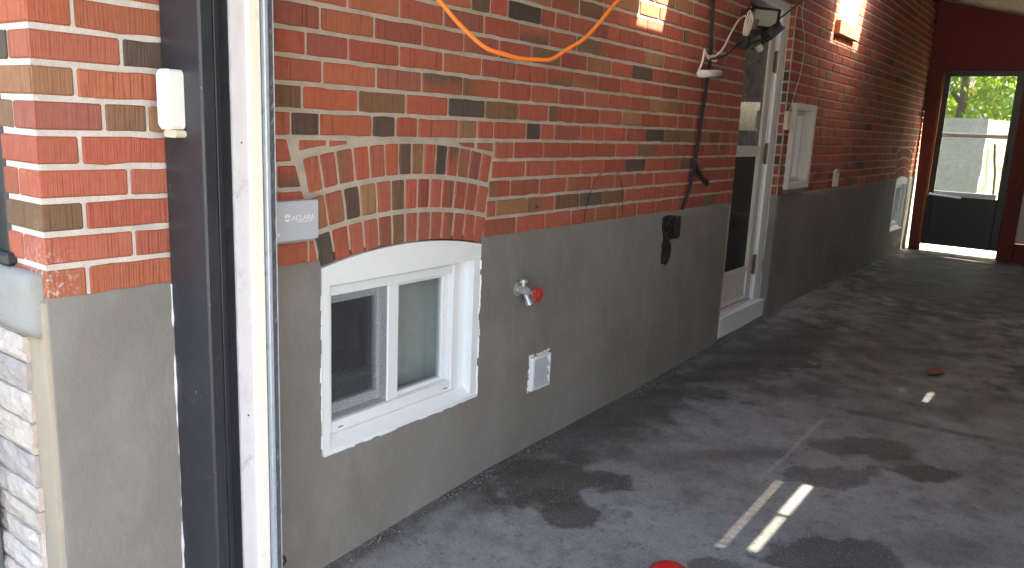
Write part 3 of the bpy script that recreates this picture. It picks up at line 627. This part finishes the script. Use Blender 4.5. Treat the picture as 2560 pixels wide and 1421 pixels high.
m = MB(); m.box((4.93, .20, 1.0), (5.35, .22, 1.64)); part(m, 'backing_board', 'beige_plastic', sw)
# upper window
m = MB(); m.bbox((5.822, .005, 2.33), (5.90, .10, 3.3), .005).bbox((6.36, .005, 2.33), (6.438, .10, 3.3), .005).bbox((5.9005, .005, 2.33), (6.3595, .10, 2.40), .005).bbox((6.08, .03, 2.4005), (6.15, .10, 3.3), .005)
uw = part(m, 'upper_window', 'white_trim', house)
m = MB(); m.box((5.9, .07, 2.4), (6.36, .073, 3.3)); part(m, 'pane', 'hazy_pane', uw)
m = MB(); m.box((5.86, .2, 2.3), (6.4, .22, 3.3)); part(m, 'curtain', 'room_white', uw)

# bitumen showing where the render was cut away, bolts and chalk rings on the brick
tp = [(2.846, .939), (2.918, .944), (3.063, .930), (3.072, .803), (3.005, .806), (2.944, .805), (2.966, .776), (2.962, .703), (2.918, .665), (2.861, .681), (2.86, .78), (2.872, .817), (2.842, .879)]
m = MB(); m.prism(jagged(tp[::-1], .03, .002)[::-1], lambda u, v, d: (u, d + .004 * noise.noise((u * 30, v * 30, 0)), v), -.014, .02); m.box((2.985, -.017, .81), (3.063, -.0155, .925)); part(m, 'tar_patch', 'tar', house)
for x, z in ((1.64, 1.062), (1.903, 1.072)):
    m = MB(); m.tube([(x, .004, z), (x, -.018, z)], .005, 8).tube([(x, -.004, z), (x, -.009, z)], .010, 6); part(m, 'anchor_bolt', 'grimy_steel', house)
cr = [(2.03, -.002, .97), (2.04, -.002, 1.03), (2.07, -.002, 1.10), (2.12, -.002, 1.165), (2.20, -.002, 1.20)]
m = MB(); m.tube(spline(cr, 5), .0017, 5); m.tube(spline([(2.39, -.002, .98), (2.385, -.002, 1.08), (2.35, -.002, 1.15), (2.31, -.002, 1.19)], 5), .0015, 5); part(m, 'cable_mark', 'black_rubber', house)

# ------------------------------------------------------------------ carport
carport = empty('carport', (0, 0, 0), 'attached carport with dark red end wall, screen door and beige soffit', 'carport')
RZ = lambda y: 3.13 + .245 * y
ROOF = [(2.755, 3.035, -.875, -.55), (5.93, 6.80, -.685, -.1), (2.285, 2.595, -3.090, -3.071), (2.62, 2.935, -3.091, -3.066), (4.33, 4.53, -3.235, -3.220), (4.43, 4.50, -3.12, -3.111)]
ROOF += [(2.24 + i * .042, 2.27 + i * .042, -3.006 + .0006 * i, -2.994 + .0006 * i) for i in range(16)]
rx_ = sorted(set([-1.15, 10.45] + [v for r in ROOF for v in r[:2]])); ry_ = sorted(set([-3.75, .004] + [v for r in ROOF for v in r[2:]]))  # roof carried forward, out of view, to keep sky light off the left pier
m = MB(); m.slab(rx_, ry_, lambda x, y: not any(a < x < b and c < y < d for a, b, c, d in ROOF), lambda u, v, d: (u, v, RZ(v) + d), .012); part(m, 'roof', 'soffit', carport)
for i in range(16):       # soffit boards seen from below, with open joints
    y1 = -.06 - i * .215
    m = MB(); m.slab(sorted(set([6.9, 10.4])), [y1 - .208, y1], lambda a, b: True, lambda u, v, d: (u, v, RZ(v) - .018 + d), .014); part(m, 'soffit_board', 'soffit', carport)
m = MB(); m.box((.10, -3.50, -.2), (10.2, -3.40, 2.27)); part(m, 'side_wall', 'red_board', carport)
m = MB(); m.slab([-3.4, -.166, .004], [2.55, 2.75, 3.2], lambda a, b: True, lambda u, v, d: (.03 + d, u, min(v, RZ(u) - .005)), .14); part(m, 'door_header', 'black_cladding', carport)
# end wall: door opening y -1.005..-.13, window opening further right
m = MB(); m.slab([-3.4, -2.75, -2.35, -1.78, -1.135, -1.03, -.15], [.02, .23, 1.19, 1.45, 1.85, 2.275, 2.9], lambda y, z: not ((-1.03 < y < -.15 and z < 2.275) or (-2.35 < y < -1.78 and 1.45 < z < 1.85) or (-2.75 < y < -1.135 and .23 < z < 1.19)), lambda u, v, d: (10.2 + d, u, v if v < 2.8 else RZ(u) - .004), .06); part(m, 'end_wall', 'red_board', carport)
m = MB(); m.slab([-.1499, -.02, .0035], [2.275, 3.1], lambda a, b: True, lambda u, v, d: (10.2 + d, u, v if v < 2.8 else RZ(u) - .004), .06); part(m, 'end_wall_panel', 'red_board', carport)
m = MB(); m.prism([(-.16, -.02), (-.052, -.02), (-.036, .9), (-.022, 1.35), (.003, 2.272), (-.152, 2.272)], lambda u, v, d: (d, u, v), 10.15, 10.24); part(m, 'corner_post', 'red_post', carport)
m = MB(); m.box((10.14, -.185, .0), (10.165, -.156, 2.25)); part(m, 'door_casing', 'orange_wood', carport)
m = MB(); m.bbox((10.16, -1.20, .0), (10.26, -1.031, 2.26), .006); part(m, 'corner_post', 'red_post', carport)
m = MB(); m.box((10.22, -2.74, .235), (10.24, -1.14, 1.185)); part(m, 'white_panel', 'old_white', carport)
m = MB(); m.box((10.19, -2.35, 1.43), (10.28, -1.78, 1.449)).box((10.19, -2.35, 1.851), (10.28, -1.78, 1.87)); part(m, 'window_ledge', 'red_board', carport)
# aluminium screen door in the end wall
DX = 10.205
m = MB(); m.bbox((DX, -.245, .115), (DX + .035, -.150, 2.274), .004).bbox((DX, -1.03, .115), (DX + .035, -.945, 2.274), .004).bbox((DX + .001, -.9445, 2.205), (DX + .035, -.2455, 2.274), .004).bbox((DX + .002, -.9445, .115), (DX + .033, -.2455, .74), .004)
sd = part(m, 'screen_door', 'black_paint', carport)
m = MB(); m.bbox((DX - .006, -.93, .742), (DX + .03, -.246, .80), .004); part(m, 'bottom_rail', 'galvanized', sd)
m = MB(); m.bbox((DX - .004, -.944, 1.488), (DX + .03, -.246, 1.5195), .003); m.bbox((DX - .006, -.944, 1.472), (DX + .02, -.246, 1.4875), .003); part(m, 'meeting_rail', 'white_trim', sd)
m = MB(); m.box((DX + .012, -.944, .801), (DX + .016, -.246, 1.4845)); part(m, 'pane', 'hazy_pane', sd)
m = MB(); m.box((DX + .012, -.944, 1.5205), (DX + .016, -.246, 2.2045)); part(m, 'pane', 'hazy_pane', sd)
m = MB(); m.tube([(DX - .03, -.20, .752), (DX - .03, -.56, .728)], .012, 8).bbox((DX - .035, -.225, .735), (DX, -.195, .77), .004); part(m, 'door_closer', 'galvanized', sd)
m = MB(); m.bbox((DX - .03, -.985, 1.16), (DX, -.955, 1.30), .006); part(m, 'handle', 'black_plastic', sd)
# garage door jamb
m = MB(); m.bbox((.022, -.165, -.12), (.060, -.0005, 2.3), .005); jamb = part(m, 'door_jamb', 'black_cladding', carport)
m = MB(); m.bbox((.0605, -.163, -.12), (.074, -.01, 2.3), .002); part(m, 'cladding_return', 'dark_cladding', jamb)
m = MB(); m.bbox((.0745, -.156, -.12), (.104, -.01, 2.3), .003); part(m, 'weather_strip', 'black_rubber', jamb)
m = MB(); us = frange(.1045, .1475, .0107); m.slab(us, frange(-.12, 2.3, .035), lambda a, b: True, lambda u, v, d: (u - (.003 * noise.noise((v * 25, 1, 0)) if u < .106 else 0), -.160 + d, v), .15); part(m, 'jamb_board', 'peeling_white', jamb)
m = MB(); m.bbox((.148, -.168, -.12), (.184, -.01, 2.3), .003); part(m, 'inner_stop', 'cream_paint', jamb)
m = MB(); q = [(.0205, -.006 + random.gauss(0, .001), .96 - i * .03) for i in range(34)]; m.tube(q, [random.uniform(.0012, .0055) if 2 < i < 12 or i > 22 else .0022 for i in range(34)], 6); part(m, 'caulk', 'peeling_white', jamb)
for z in (.62, 1.32):
    m = MB(); m.tube([(.128, -.158, z), (.128, -.1615, z)], .0025, 6); part(m, 'nail_hole', 'tower_dark', jamb)

# steel track of the garage door
tr = empty('door_track', (.2, -.15, -.05), 'galvanized steel garage door track beside the cream jamb', 'door track')
m = MB(); m.prism([(.1875, -.165), (.193, -.165), (.193, -.12), (.1875, -.12)], lambda u, v, d: (u, v, d), -.04, 2.25); part(m, 'flange', 'galvanized', tr)
m = MB(); m.prism([(.1935, -.158), (.200, -.163), (.208, -.163), (.213, -.158), (.213, -.11), (.2105, -.11), (.2105, -.157), (.207, -.1605), (.201, -.1605), (.1965, -.157), (.1965, -.11), (.1935, -.11)], lambda u, v, d: (u, v, d), -.045, 2.25); part(m, 'rail', 'galvanized', tr)
m = MB(); m.slab(frange(.2135, .227, .006), frange(-.04, 2.2, .012), lambda a, b: True, lambda u, v, d: (u + .002 * noise.noise((v * 40, 2, 0)), -.155 + d + .003 * noise.noise((u * 300, v * 60, 0)), v), .03); part(m, 'seal_strip', 'grimy_steel', tr)
m = MB(); m.tube([(.2315, -.152, -.04), (.2315, -.152, 2.2)], .0018, 6); part(m, 'lift_cable', 'galvanized', tr)
m = MB(); hel = [(.252 + .016 * math.cos(t * .9), -.115 + .016 * math.sin(t * .9), -.03 + t * .0058) for t in range(0, 34)]; m.tube(hel, .0045, 6); m.tube([(.252, -.115, -.05), (.252, -.115, .19)], .006, 6)
tag(m.build('rusty_spring', 'rust', None, True), 'small rusty coil spring at foot of garage door track', 'spring')

# ------------------------------------------------------------------ fixtures on the wall
# doorbell on the black jamb
db = empty('doorbell', (.0, -.075, 1.33), 'white plastic doorbell fixed to the black door jamb', 'doorbell')
def rounded_prism(y0, y1, z0, z1, x0, x1, r, fn, n=5):
    P = []
    for cx, cy, a0 in ((y1 - r, z1 - r, 0), (y0 + r, z1 - r, 90), (y0 + r, z0 + r, 180), (y1 - r, z0 + r, 270)):
        for i in range(n + 1):
            a = rad(a0 + 90 * i / n); P.append((cx + r * math.cos(a), cy + r * math.sin(a)))
    return P
XF = lambda u, v, d: (d, u, v)
m = MB(); m.prism(rounded_prism(-.096, -.042, 1.345, 1.483, 0, 0, .013, None), XF, -.012, .0215); m.prism(rounded_prism(-.091, -.047, 1.351, 1.477, 0, 0, .011, None), XF, -.018, -.012); part(m, 'cover', 'white_plastic', db)
m = MB(); m.prism(rounded_prism(-.100, -.046, 1.327, 1.3445, 0, 0, .008, None), XF, -.004, .0215); part(m, 'base', 'beige_plastic', db)

# utility meter box with printed name
mb_ = empty('meter_box', (.42, 0, 1.04), 'flat grey utility box printed ACLARA beside the steel track', 'utility box')
YF = lambda u, v, d: (u, d, v)
m = MB(); m.prism(rounded_prism(.308, .472, 1.040, 1.153, 0, 0, .006, None, 3), YF, -.030, -.0005); m.prism(rounded_prism(.311, .469, 1.043, 1.150, 0, 0, .005, None, 3), YF, -.033, -.030); part(m, 'housing', 'grey_plastic', mb_)
def text(s, size, x, y, z, name, parent, mat='print_white'):
    cu = bpy.data.curves.new(name, 'FONT'); cu.body = s; cu.size = size; cu.extrude = .0003
    o = bpy.data.objects.new(name, cu); COL.objects.link(o); bpy.context.view_layer.update()
    dg = bpy.context.evaluated_depsgraph_get(); me = bpy.data.meshes.new_from_object(o.evaluated_get(dg)); bpy.data.objects.remove(o)
    me.materials.clear(); me.materials.append(MAT[mat]); o2 = bpy.data.objects.new(name, me); COL.objects.link(o2)
    me.transform(Matrix.Translation((x, y, z)) @ Matrix.Rotation(rad(90), 4, 'X')); o2.parent = parent; o2.matrix_parent_inverse = Matrix.Translation(-Vector(parent.location)); return o2
text('ACLARA', .0215, .3735, -.0334, 1.0975, 'lettering', mb_)
m = MB(); m.box((.393, -.0335, 1.0925), (.449, -.0329, 1.0945)); part(m, 'tagline', 'print_white', mb_)
m = MB(); ov = [(.3585 + .0105 * math.cos(rad(a)), 1.1068 + .0118 * math.sin(rad(a))) for a in range(0, 360, 20)]
m.prism([p for p in ov if p[1] < 1.1045], YF, -.0336, -.0329); m.prism([(.3495, 1.107), (.357, 1.107), (.3625, 1.118), (.353, 1.1165)], YF, -.0336, -.0329); m.prism([(.360, 1.107), (.369, 1.107), (.3685, 1.1125), (.365, 1.1185)], YF, -.0336, -.0329); part(m, 'emblem', 'print_white', mb_)
m = MB(); m.prism([(.321, 1.0635), (.336, 1.0635), (.336, 1.0655), (.321, 1.0655)], YF, -.0336, -.0329); m.prism([(.326, 1.056), (.331, 1.056), (.3315, 1.062), (.3255, 1.062)], YF, -.0336, -.0329); part(m, 'mark', 'print_white', mb_)

# outdoor tap
tp_ = empty('hose_tap', (1.5, 0, .73), 'outdoor hose tap with red wheel handle sticking out of the parging', 'tap')
tx, tz = 1.525, .732
def cyl(mb, a, b, r, n=12): return mb.tube([a, b], r, n)
m = MB(); cyl(m, (tx, .01, tz), (tx, -.014, tz), .030, 14); cyl(m, (tx, -.012, tz), (tx, -.075, tz - .006), .0155); cyl(m, (tx, -.030, tz), (tx, -.050, tz - .001), .020, 6); part(m, 'body', 'chrome_dull', tp_)
m = MB(); cyl(m, (tx, -.048, tz - .01), (tx + .002, -.066, tz - .048), .0125); cyl(m, (tx + .0015, -.062, tz - .040), (tx + .003, -.071, tz - .058), .0165); part(m, 'spout', 'chrome_dull', tp_)
m = MB(); cyl(m, (tx, -.036, tz + .008), (tx, -.036, tz + .034), .010); cyl(m, (tx, -.036, tz + .030), (tx, -.036, tz + .044), .019); part(m, 'vacuum_breaker', 'chrome_dull', tp_)
m = MB(); cyl(m, (tx, -.075, tz - .006), (tx, -.10, tz - .008), .008); part(m, 'stem', 'chrome_dull', tp_)
m = MB(); n = 40; P = []
for i in range(n):
    a = 2 * math.pi * i / n; r = .030 + .0035 * math.cos(8 * a); P.append((r * math.cos(a), r * math.sin(a)))
m.prism(P, lambda u, v, d: (tx + u, d, tz - .008 + v), -.116, -.100); cyl(m, (tx, -.116, tz - .008), (tx, -.121, tz - .008), .012); part(m, 'wheel_handle', 'red_paint_metal', tp_)

# dryer vent
dv = empty('dryer_vent', (1.7, 0, .26), 'white louvred dryer vent set low in the parging', 'vent')
x0, x1, z0, z1 = 1.637, 1.777, .262, .412
m = MB(); m.bbox((x0, -.028, z0), (x0 + .018, -.002, z1), .003).bbox((x1 - .014, -.028, z0), (x1, -.002, z1), .003).bbox((x0 + .0185, -.027, z0), (x1 - .0145, -.002, z0 + .012), .003).bbox((x0 + .0185, -.027, z1 - .012), (x1 - .0145, -.002, z1), .003); part(m, 'frame', 'white_trim', dv)
for i in range(3):
    a = z0 + .0125 + i * .0417; m = MB(); m.add([(x0 + .019, -.034, a), (x1 - .015, -.034, a), (x1 - .015, -.012, a + .046), (x0 + .019, -.012, a + .046), (x0 + .019, -.030, a), (x1 - .015, -.030, a), (x1 - .015, -.008, a + .046), (x0 + .019, -.008, a + .046)], [(0, 1, 2, 3), (7, 6, 5, 4), (0, 4, 5, 1), (2, 6, 7, 3), (1, 5, 6, 2), (0, 3, 7, 4)]); part(m, 'louvre', 'grey_plastic', dv)
m = MB()
for pts in ([(x0 - .004, -.008, z0 - .008 + i * .012) for i in range(15)], [(x0 + i * .012, -.01, z1 + .006) for i in range(13)], [(x0 + i * .012, -.01, z0 - .005) for i in range(13)]):
    for p, q in zip(pts, pts[1:]):
        if random.random() < .85: m.tube([Vector(p) + Vector((random.gauss(0, .002), 0, random.gauss(0, .002))), Vector(q) + Vector((random.gauss(0, .002), 0, random.gauss(0, .002)))], random.uniform(.002, .005), 5)
part(m, 'caulk', 'cream_paint', dv, kind='stuff')

# bell chime box with its thin wire, and a small beige thermometer
bc = empty('chime_box', (4.77, 0, 1.44), 'beige chime box on brick between side door and small window', 'box')
m = MB(); m.bbox((4.705, -.034, 1.437), (4.80, -.0015, 1.567), .005); part(m, 'cover', 'beige_plastic', bc); m = MB(); m.bbox((4.765, -.038, 1.45), (4.79, -.034, 1.555), .002); part(m, 'grille', 'white_plastic', bc)
m = MB(); m.tube(spline([(4.75, -.03, 2.75), (4.777, -.03, 2.33), (4.767, -.03, 2.236), (4.877, -.03, 2.1), (4.91, -.03, 1.993), (4.88, -.03, 1.824), (4.81, -.03, 1.708), (4.768, -.03, 1.622), (4.752, -.02, 1.565)], 6), .0024, 6)
tag(m.build('bell_wire', 'white_cord', None, True), 'thin pale wire running down the brick to the chime box', 'wire')
th = empty('thermometer', (6.27, 0, .98), 'small beige round-topped plastic thermometer at the top of the parging', 'thermometer')
m = MB(); P = [(6.20, .978), (6.345, .978), (6.345, 1.08)] + [(6.2725 + .0725 * math.cos(rad(a)), 1.08 + .05 * math.sin(rad(a))) for a in range(15, 180, 15)] + [(6.20, 1.08)]
m.prism(P, YF, -.026, -.0085); part(m, 'case', 'beige_plastic', th); m = MB(); m.bbox((6.245, -.029, 1.0), (6.30, -.026, 1.085), .001); part(m, 'scale', 'old_white', th); m = MB(); m.tube([(6.285, -.026, 1.105), (6.285, -.031, 1.105)], .014, 10); part(m, 'dial', 'black_plastic', th)

# black twin cable down the wall
bcab = empty('black_cable', (3.2, -.03, 1), 'black twin cable hanging down the brick left of the side door', 'cable')
pth = [(3.18, -.02, 3.0), (3.20, -.03, 2.6), (3.203, -.03, 2.10), (3.22, -.03, 1.928), (3.228, -.03, 1.785), (3.216, -.03, 1.70), (3.206, -.03, 1.602), (3.172, -.03, 1.40), (3.145, -.03, 1.23), (3.112, -.028, 1.09), (3.067, -.014, .967)]
for off in (-.006, .006):
    m = MB(); m.tube(spline([(x + off * (1 if i % 3 else .7), y - .004 * (off > 0), z) for i, (x, y, z) in enumerate(pth)], 6), .006, 7); part(m, 'strand', 'black_rubber', bcab, True)
m = MB(); m.tube(spline([(3.148, -.032, 1.23), (3.175, -.036, 1.19), (3.228, -.04, 1.15), (3.30, -.045, 1.112)], 5), .012, 7).tube([(3.275, -.043, 1.125), (3.315, -.046, 1.105)], .016, 8); part(m, 'cut_end', 'black_plastic', bcab, True)
# work light with its coiled cord
fl = empty('work_light', (3.5, -.22, 1.95), 'black twin-head floodlight hung in front of the side door top', 'floodlight')
def obox(mb, c, ax, ay, az, hx, hy, hz):      # oriented box
    c = Vector(c); ax, ay, az = Vector(ax).normalized(), Vector(ay).normalized(), Vector(az).normalized(); vs = []
    for k in (-1, 1):
        for j in (-1, 1):
            for i in (-1, 1): vs.append(c + ax * hx * i + ay * hy * j + az * hz * k)
    return mb.add(vs, [(0, 2, 3, 1), (4, 5, 7, 6), (0, 1, 5, 4), (2, 6, 7, 3), (0, 4, 6, 2), (1, 3, 7, 5)])
n1 = Vector((-.55, -.83, -.1)).normalized(); u1 = n1.cross(Vector((0, 0, 1))).normalized() * -1; v1 = u1.cross(n1) * -1
c1 = Vector((3.555, -.20, 2.045))
m = MB(); obox(m, c1 - n1 * .030, u1, v1, n1, .088, .048, .028); 
for i in range(6): obox(m, c1 - n1 * .064 + u1 * (-.07 + i * .028), u1, v1, n1, .004, .04, .010)
part(m, 'lamp_body', 'black_paint', fl)
m = MB()
for du, hv, a, b in ((-.088, 0, .007, .055), (.088, 0, .007, .055)): obox(m, c1 + u1 * du + n1 * .003, u1, v1, n1, a, b, .008)
for dv_ in (-.05, .05): obox(m, c1 + v1 * dv_ + n1 * .004, u1, v1, n1, .0805, .006, .008)
part(m, 'bezel', 'black_plastic', fl); m = MB(); obox(m, c1 + n1 * .0005, u1, v1, n1, .080, .043, .002); part(m, 'lens', 'lamp_glass', fl)
n2 = Vector((.35, -.45, -.82)).normalized(); u2 = n2.cross(Vector((0, 1, 0))).normalized(); v2 = n2.cross(u2); c2 = Vector((3.60, -.20, 1.965))
m = MB(); obox(m, c2, u2, v2, n2, .10, .06, .022); obox(m, c2 + n2 * .028, u2, v2, n2, .108, .066, .007); part(m, 'second_lamp', 'black_paint', fl)
m = MB(); cyl(m, (3.27, -.20, 1.885), (3.43, -.20, 1.915), .042, 14); cyl(m, (3.24, -.20, 1.88), (3.29, -.20, 1.888), .034, 14); obox(m, (3.38, -.2, 1.945), (1, 0, .2), (0, 1, 0), (-.2, 0, 1), .07, .03, .02); part(m, 'socket_box', 'black_plastic', fl, False)
m = MB(); cyl(m, (3.43, -.21, 1.89), (3.49, -.215, 1.868), .020, 8); part(m, 'plug', 'beige_plastic', fl)
m = MB(); m.tube([(3.40, -.2, 1.95), (3.42, -.2, 2.0), (3.47, -.19, 2.02)], .012, 6).tube([(3.45, -.2, 1.94), (3.52, -.2, 1.97)], .010, 6).tube([(3.40, -.2, 1.96), (3.37, -.2, 2.05), (3.42, -.19, 2.07)], .008, 6); part(m, 'bracket', 'brass', fl)
wc = empty('white_cord', (3.2, -.1, 1.8), 'coiled white cord knotted round the black cable below the floodlight', 'cord')
m = MB()
for q in range(3):
    L_ = [(3.180 + q * .048 + .026 * math.cos(2 * math.pi * i / 28) + .028 * math.sin(2 * math.pi * i / 28), -.235 + .012 * q * math.cos(i), 1.972 + (.066 - .004 * q) * math.sin(2 * math.pi * i / 28)) for i in range(29)]
    L_ = [(x, -.24 + .01 * q, z) for x, y, z in L_]; m.tube(L_, .0036, 6, False)
part(m, 'coil', 'white_cord', wc, True)
m = MB(); m.tube(spline([(3.33, -.17, 2.03), (3.40, -.11, 2.02), (3.328, -.10, 1.945), (3.242, -.10, 1.857), (3.194, -.09, 1.817), (3.15, -.075, 1.797), (3.115, -.07, 1.80), (3.10, -.09, 1.782), (3.13, -.10, 1.772), (3.165, -.095, 1.783), (3.15, -.08, 1.803), (3.10, -.09, 1.79), (3.044, -.10, 1.779), (2.992, -.10, 1.808), (2.981, -.10, 1.815), (2.97, -.10, 1.76), (2.93, -.10, 1.70), (2.955, -.10, 1.695)], 6), .006, 7); part(m, 'lead', 'white_cord', wc, True)
m = MB(); cyl(m, (2.95, -.10, 1.694), (3.21, -.10, 1.714), .020, 12); cyl(m, (3.20, -.10, 1.713), (3.225, -.10, 1.715), .014, 12); cyl(m, (2.935, -.10, 1.693), (2.96, -.10, 1.695), .013, 12); part(m, 'connector', 'white_plastic', wc, True)
m = MB(); m.tube(spline([(3.02, -.12, 1.772), (3.10, -.17, 1.80), (3.213, -.2, 1.873), (3.684, -.2, 2.03), (4.228, -.2, 2.242), (5.0, -.2, 2.55)], 8), .0055, 7)
tag(m.build('support_cable', 'black_rubber', None, True), 'thin black cable stretched diagonally across the floodlight', 'cable')
# orange extension cord hanging in the foreground
oc = [(0.085, -0.645, 1.765), (0.253, -0.678, 1.639), (0.309, -0.689, 1.597), (0.379, -0.704, 1.557), (0.439, -0.715, 1.547), (0.493, -0.719, 1.543), (0.556, -0.721, 1.546), (0.617, -0.723, 1.552), (0.685, -0.721, 1.58), (0.754, -0.724, 1.611), (0.818, -0.72, 1.648), (0.942, -0.716, 1.738), (1.099, -0.74, 1.879), (1.249, -0.845, 2.134)]
m = MB(); m.tube(spline(oc, 8), .005, 8)
tag(m.build('extension_cord', 'orange_rubber', None, True), 'orange extension cord sagging across the top of the brick wall', 'cord')

# ------------------------------------------------------------------ floor litter
m = MB(); LV = [(4.04, -1.24), (4.09, -1.20), (4.15, -1.22), (4.17, -1.27), (4.12, -1.31), (4.06, -1.29)]
m.add([(x, y, gz(x) - .008 + .006 + .012 * (i % 2)) for i, (x, y) in enumerate(LV)] + [(4.105, -1.255, gz(4.1) + .006)], [(i, (i + 1) % 6, 6) for i in range(6)]); m.tube([(4.04, -1.24, gz(4.04)), (4.0, -1.22, gz(4))], .0015, 4)
tag(m.build('fallen_leaf', 'dry_leaf'), 'single dry orange leaf lying on the carport floor', 'leaf')
m = MB(); c = (1.145, -.93)
for z, r in ((.0, 0.05), (.02, .07), (.055, .066), (.075, .048), (.083, .02)): m.add([], [])
prof = [(.0, .060), (.02, .072), (.05, .066), (.066, .046), (.072, .018)]
V = []; F = []; n = 18
for z, r in prof:
    for k in range(n): a = 2 * math.pi * k / n; V.append((c[0] + r * math.cos(a), c[1] + r * math.sin(a), gz(c[0]) - .045 + z))
for i in range(len(prof) - 1):
    for k in range(n): F.append((i * n + k, i * n + (k + 1) % n, (i + 1) * n + (k + 1) % n, (i + 1) * n + k))
F.append(tuple(range(4 * n, 5 * n))); m.add(V, F); tag(m.build('red_cap', 'red_plastic', None, True), 'red rounded plastic cap on the floor at bottom edge of picture', 'cap')
m = MB()
for i in range(2600):       # crumbled edge where the asphalt meets the parging
    x = random.uniform(.25, 4.9) if i < 2350 else random.uniform(4.9, 9); y = -.014 - abs(random.gauss(0, .03)) - .02 * max(0, noise.noise((x * 3, 0, 0))); r = random.uniform(.0025, .0075) * (1 if random.random() < .85 else 1.6)
    z = gz(x) - .002; p = [(x + r * random.uniform(.6, 1.2) * sx, y + r * random.uniform(.6, 1.2) * sy, z + r * random.uniform(.3, .9) * sz) for sx, sy, sz in ((1, 0, 0), (-1, 0, 0), (0, 1, 0), (0, -1, 0), (.1, 0, 1), (0, 0, -1))]
    m.add(p, [(0, 2, 4), (2, 1, 4), (1, 3, 4), (3, 0, 4), (2, 0, 5), (1, 2, 5), (3, 1, 5), (0, 3, 5)])
for i in range(260):
    x = random.uniform(.7, 4.5); y = -random.uniform(.1, 2.2); r = random.uniform(.0018, .0042); z = gz(x) - .010
    p = [(x + r * random.uniform(.6, 1.2) * sx, y + r * random.uniform(.6, 1.2) * sy, z + r * .7 * sz) for sx, sy, sz in ((1, 0, 0), (-1, 0, 0), (0, 1, 0), (0, -1, 0), (.1, 0, 1), (0, 0, -1))]
    m.add(p, [(0, 2, 4), (2, 1, 4), (1, 3, 4), (3, 0, 4), (2, 0, 5), (1, 2, 5), (3, 1, 5), (0, 3, 5)])
o = m.build('gravel', 'pebble'); o['kind'] = 'stuff'; o['label'] = 'crumbled asphalt grit along the foot of the wall'

# ------------------------------------------------------------------ backyard seen through the screen door
m = MB(); m.slab(frange(-.40, 4.5, .35), frange(-.2, 1.80, .25), lambda a, b: True, lambda u, v, d: (13.5 + d + .02 * noise.noise((u * 2, v * 2, 0)), u + (.05 * noise.noise((v * 4, 0, 0)) if u < -.38 else 0), v), .2)
tag(m.build('garden_wall', 'grey_wall'), 'grey concrete garden wall seen through the screen door', 'wall')
m = MB(); m.slab([0, 3.6], [-.2, 1.79], lambda a, b: True, lambda u, v, d: (13.75 + .87 * u + .5 * d, -.38 - .5 * u + .87 * d, v), .2)  # sunlit part of the garden wall, split off as a turned, yellower piece
tag(m.build('sunlit_wall_end', 'sunlit_wall'), 'right end of the garden wall with its sunlight painted yellowish', 'wall')
m = MB(); m.tube(spline([(13.86, -.50, 1.42), (13.88, -.53, 1.15), (13.93, -.56, .95), (13.92, -.58, .7), (13.97, -.60, .3)], 5), .018, 6); tag(m.build('garden_hose', 'black_rubber', None, True), 'dark hose hanging down the sunlit end of the garden wall', 'hose')
bush = empty('leafy_tree', (16.2, .6, -.2), 'bright green leafy tree above the garden wall seen through door glass', 'tree')
m = MB(); m.tube([(16.2, .42, -.2), (16.17, .40, 1.2), (16.25, .34, 2.2), (16.3, .38, 3.4)], [.11, .085, .075, .05], 8).tube([(16.22, .36, 2.6), (16.5, -.1, 3.1), (16.6, -.5, 3.6)], [.04, .03, .02], 6).tube([(16.25, .34, 2.1), (16.4, .9, 2.8), (16.5, 1.3, 3.3)], [.05, .035, .02], 6); part(m, 'trunk', 'bark', bush, True)
m = MB(); rnd = random.Random(3)
for i in range(20000):
    cx, cy, cz = rnd.gauss(17.0, .8), rnd.uniform(-2.6, 3.0), 1.2 + 3.4 * rnd.random()
    if noise.noise((cx * 1.6, cy * 1.9, cz * 1.9)) < -.22: continue
    if cx < 16.35 and abs(cy - .38) < .12: continue
    s_ = rnd.uniform(.05, .10); a = Vector((rnd.gauss(0, 1), rnd.gauss(0, 1), rnd.gauss(0, 1))).normalized(); b = a.orthogonal().normalized(); k = rnd.random()
    col = (.15 + .2 * k, .25 + .17 * k, .045 + .03 * k); C = Vector((cx, cy, cz))
    m.add([C - a * s_, C + b * s_ * .5, C + a * s_, C - b * s_ * .5], [(0, 1, 2, 3)], col)
part(m, 'crown', 'leaf', bush)
m = MB(); rnd = random.Random(5)
for i in range(2600):
    x, y = rnd.uniform(11.9, 13.4), rnd.uniform(-3, 1.4); h_ = rnd.uniform(.03, .08); a = rnd.uniform(0, 6.3); k = rnd.random()
    m.add([(x, y, -.02), (x + .012 * math.cos(a), y + .012 * math.sin(a), -.02), (x + .03 * math.cos(a + 1), y + .03 * math.sin(a + 1), h_)], [(0, 1, 2)], (.05 + .06 * k, .10 + .06 * k, .02))
o = m.build('grass', 'leaf'); o['kind'] = 'stuff'; o['label'] = 'grass of the back lawn behind the screen door'
m = MB(); m.box((11.9, -6, -.24), (40, 12, -.005)); structure(m.build('lawn', 'lawn_soil'))
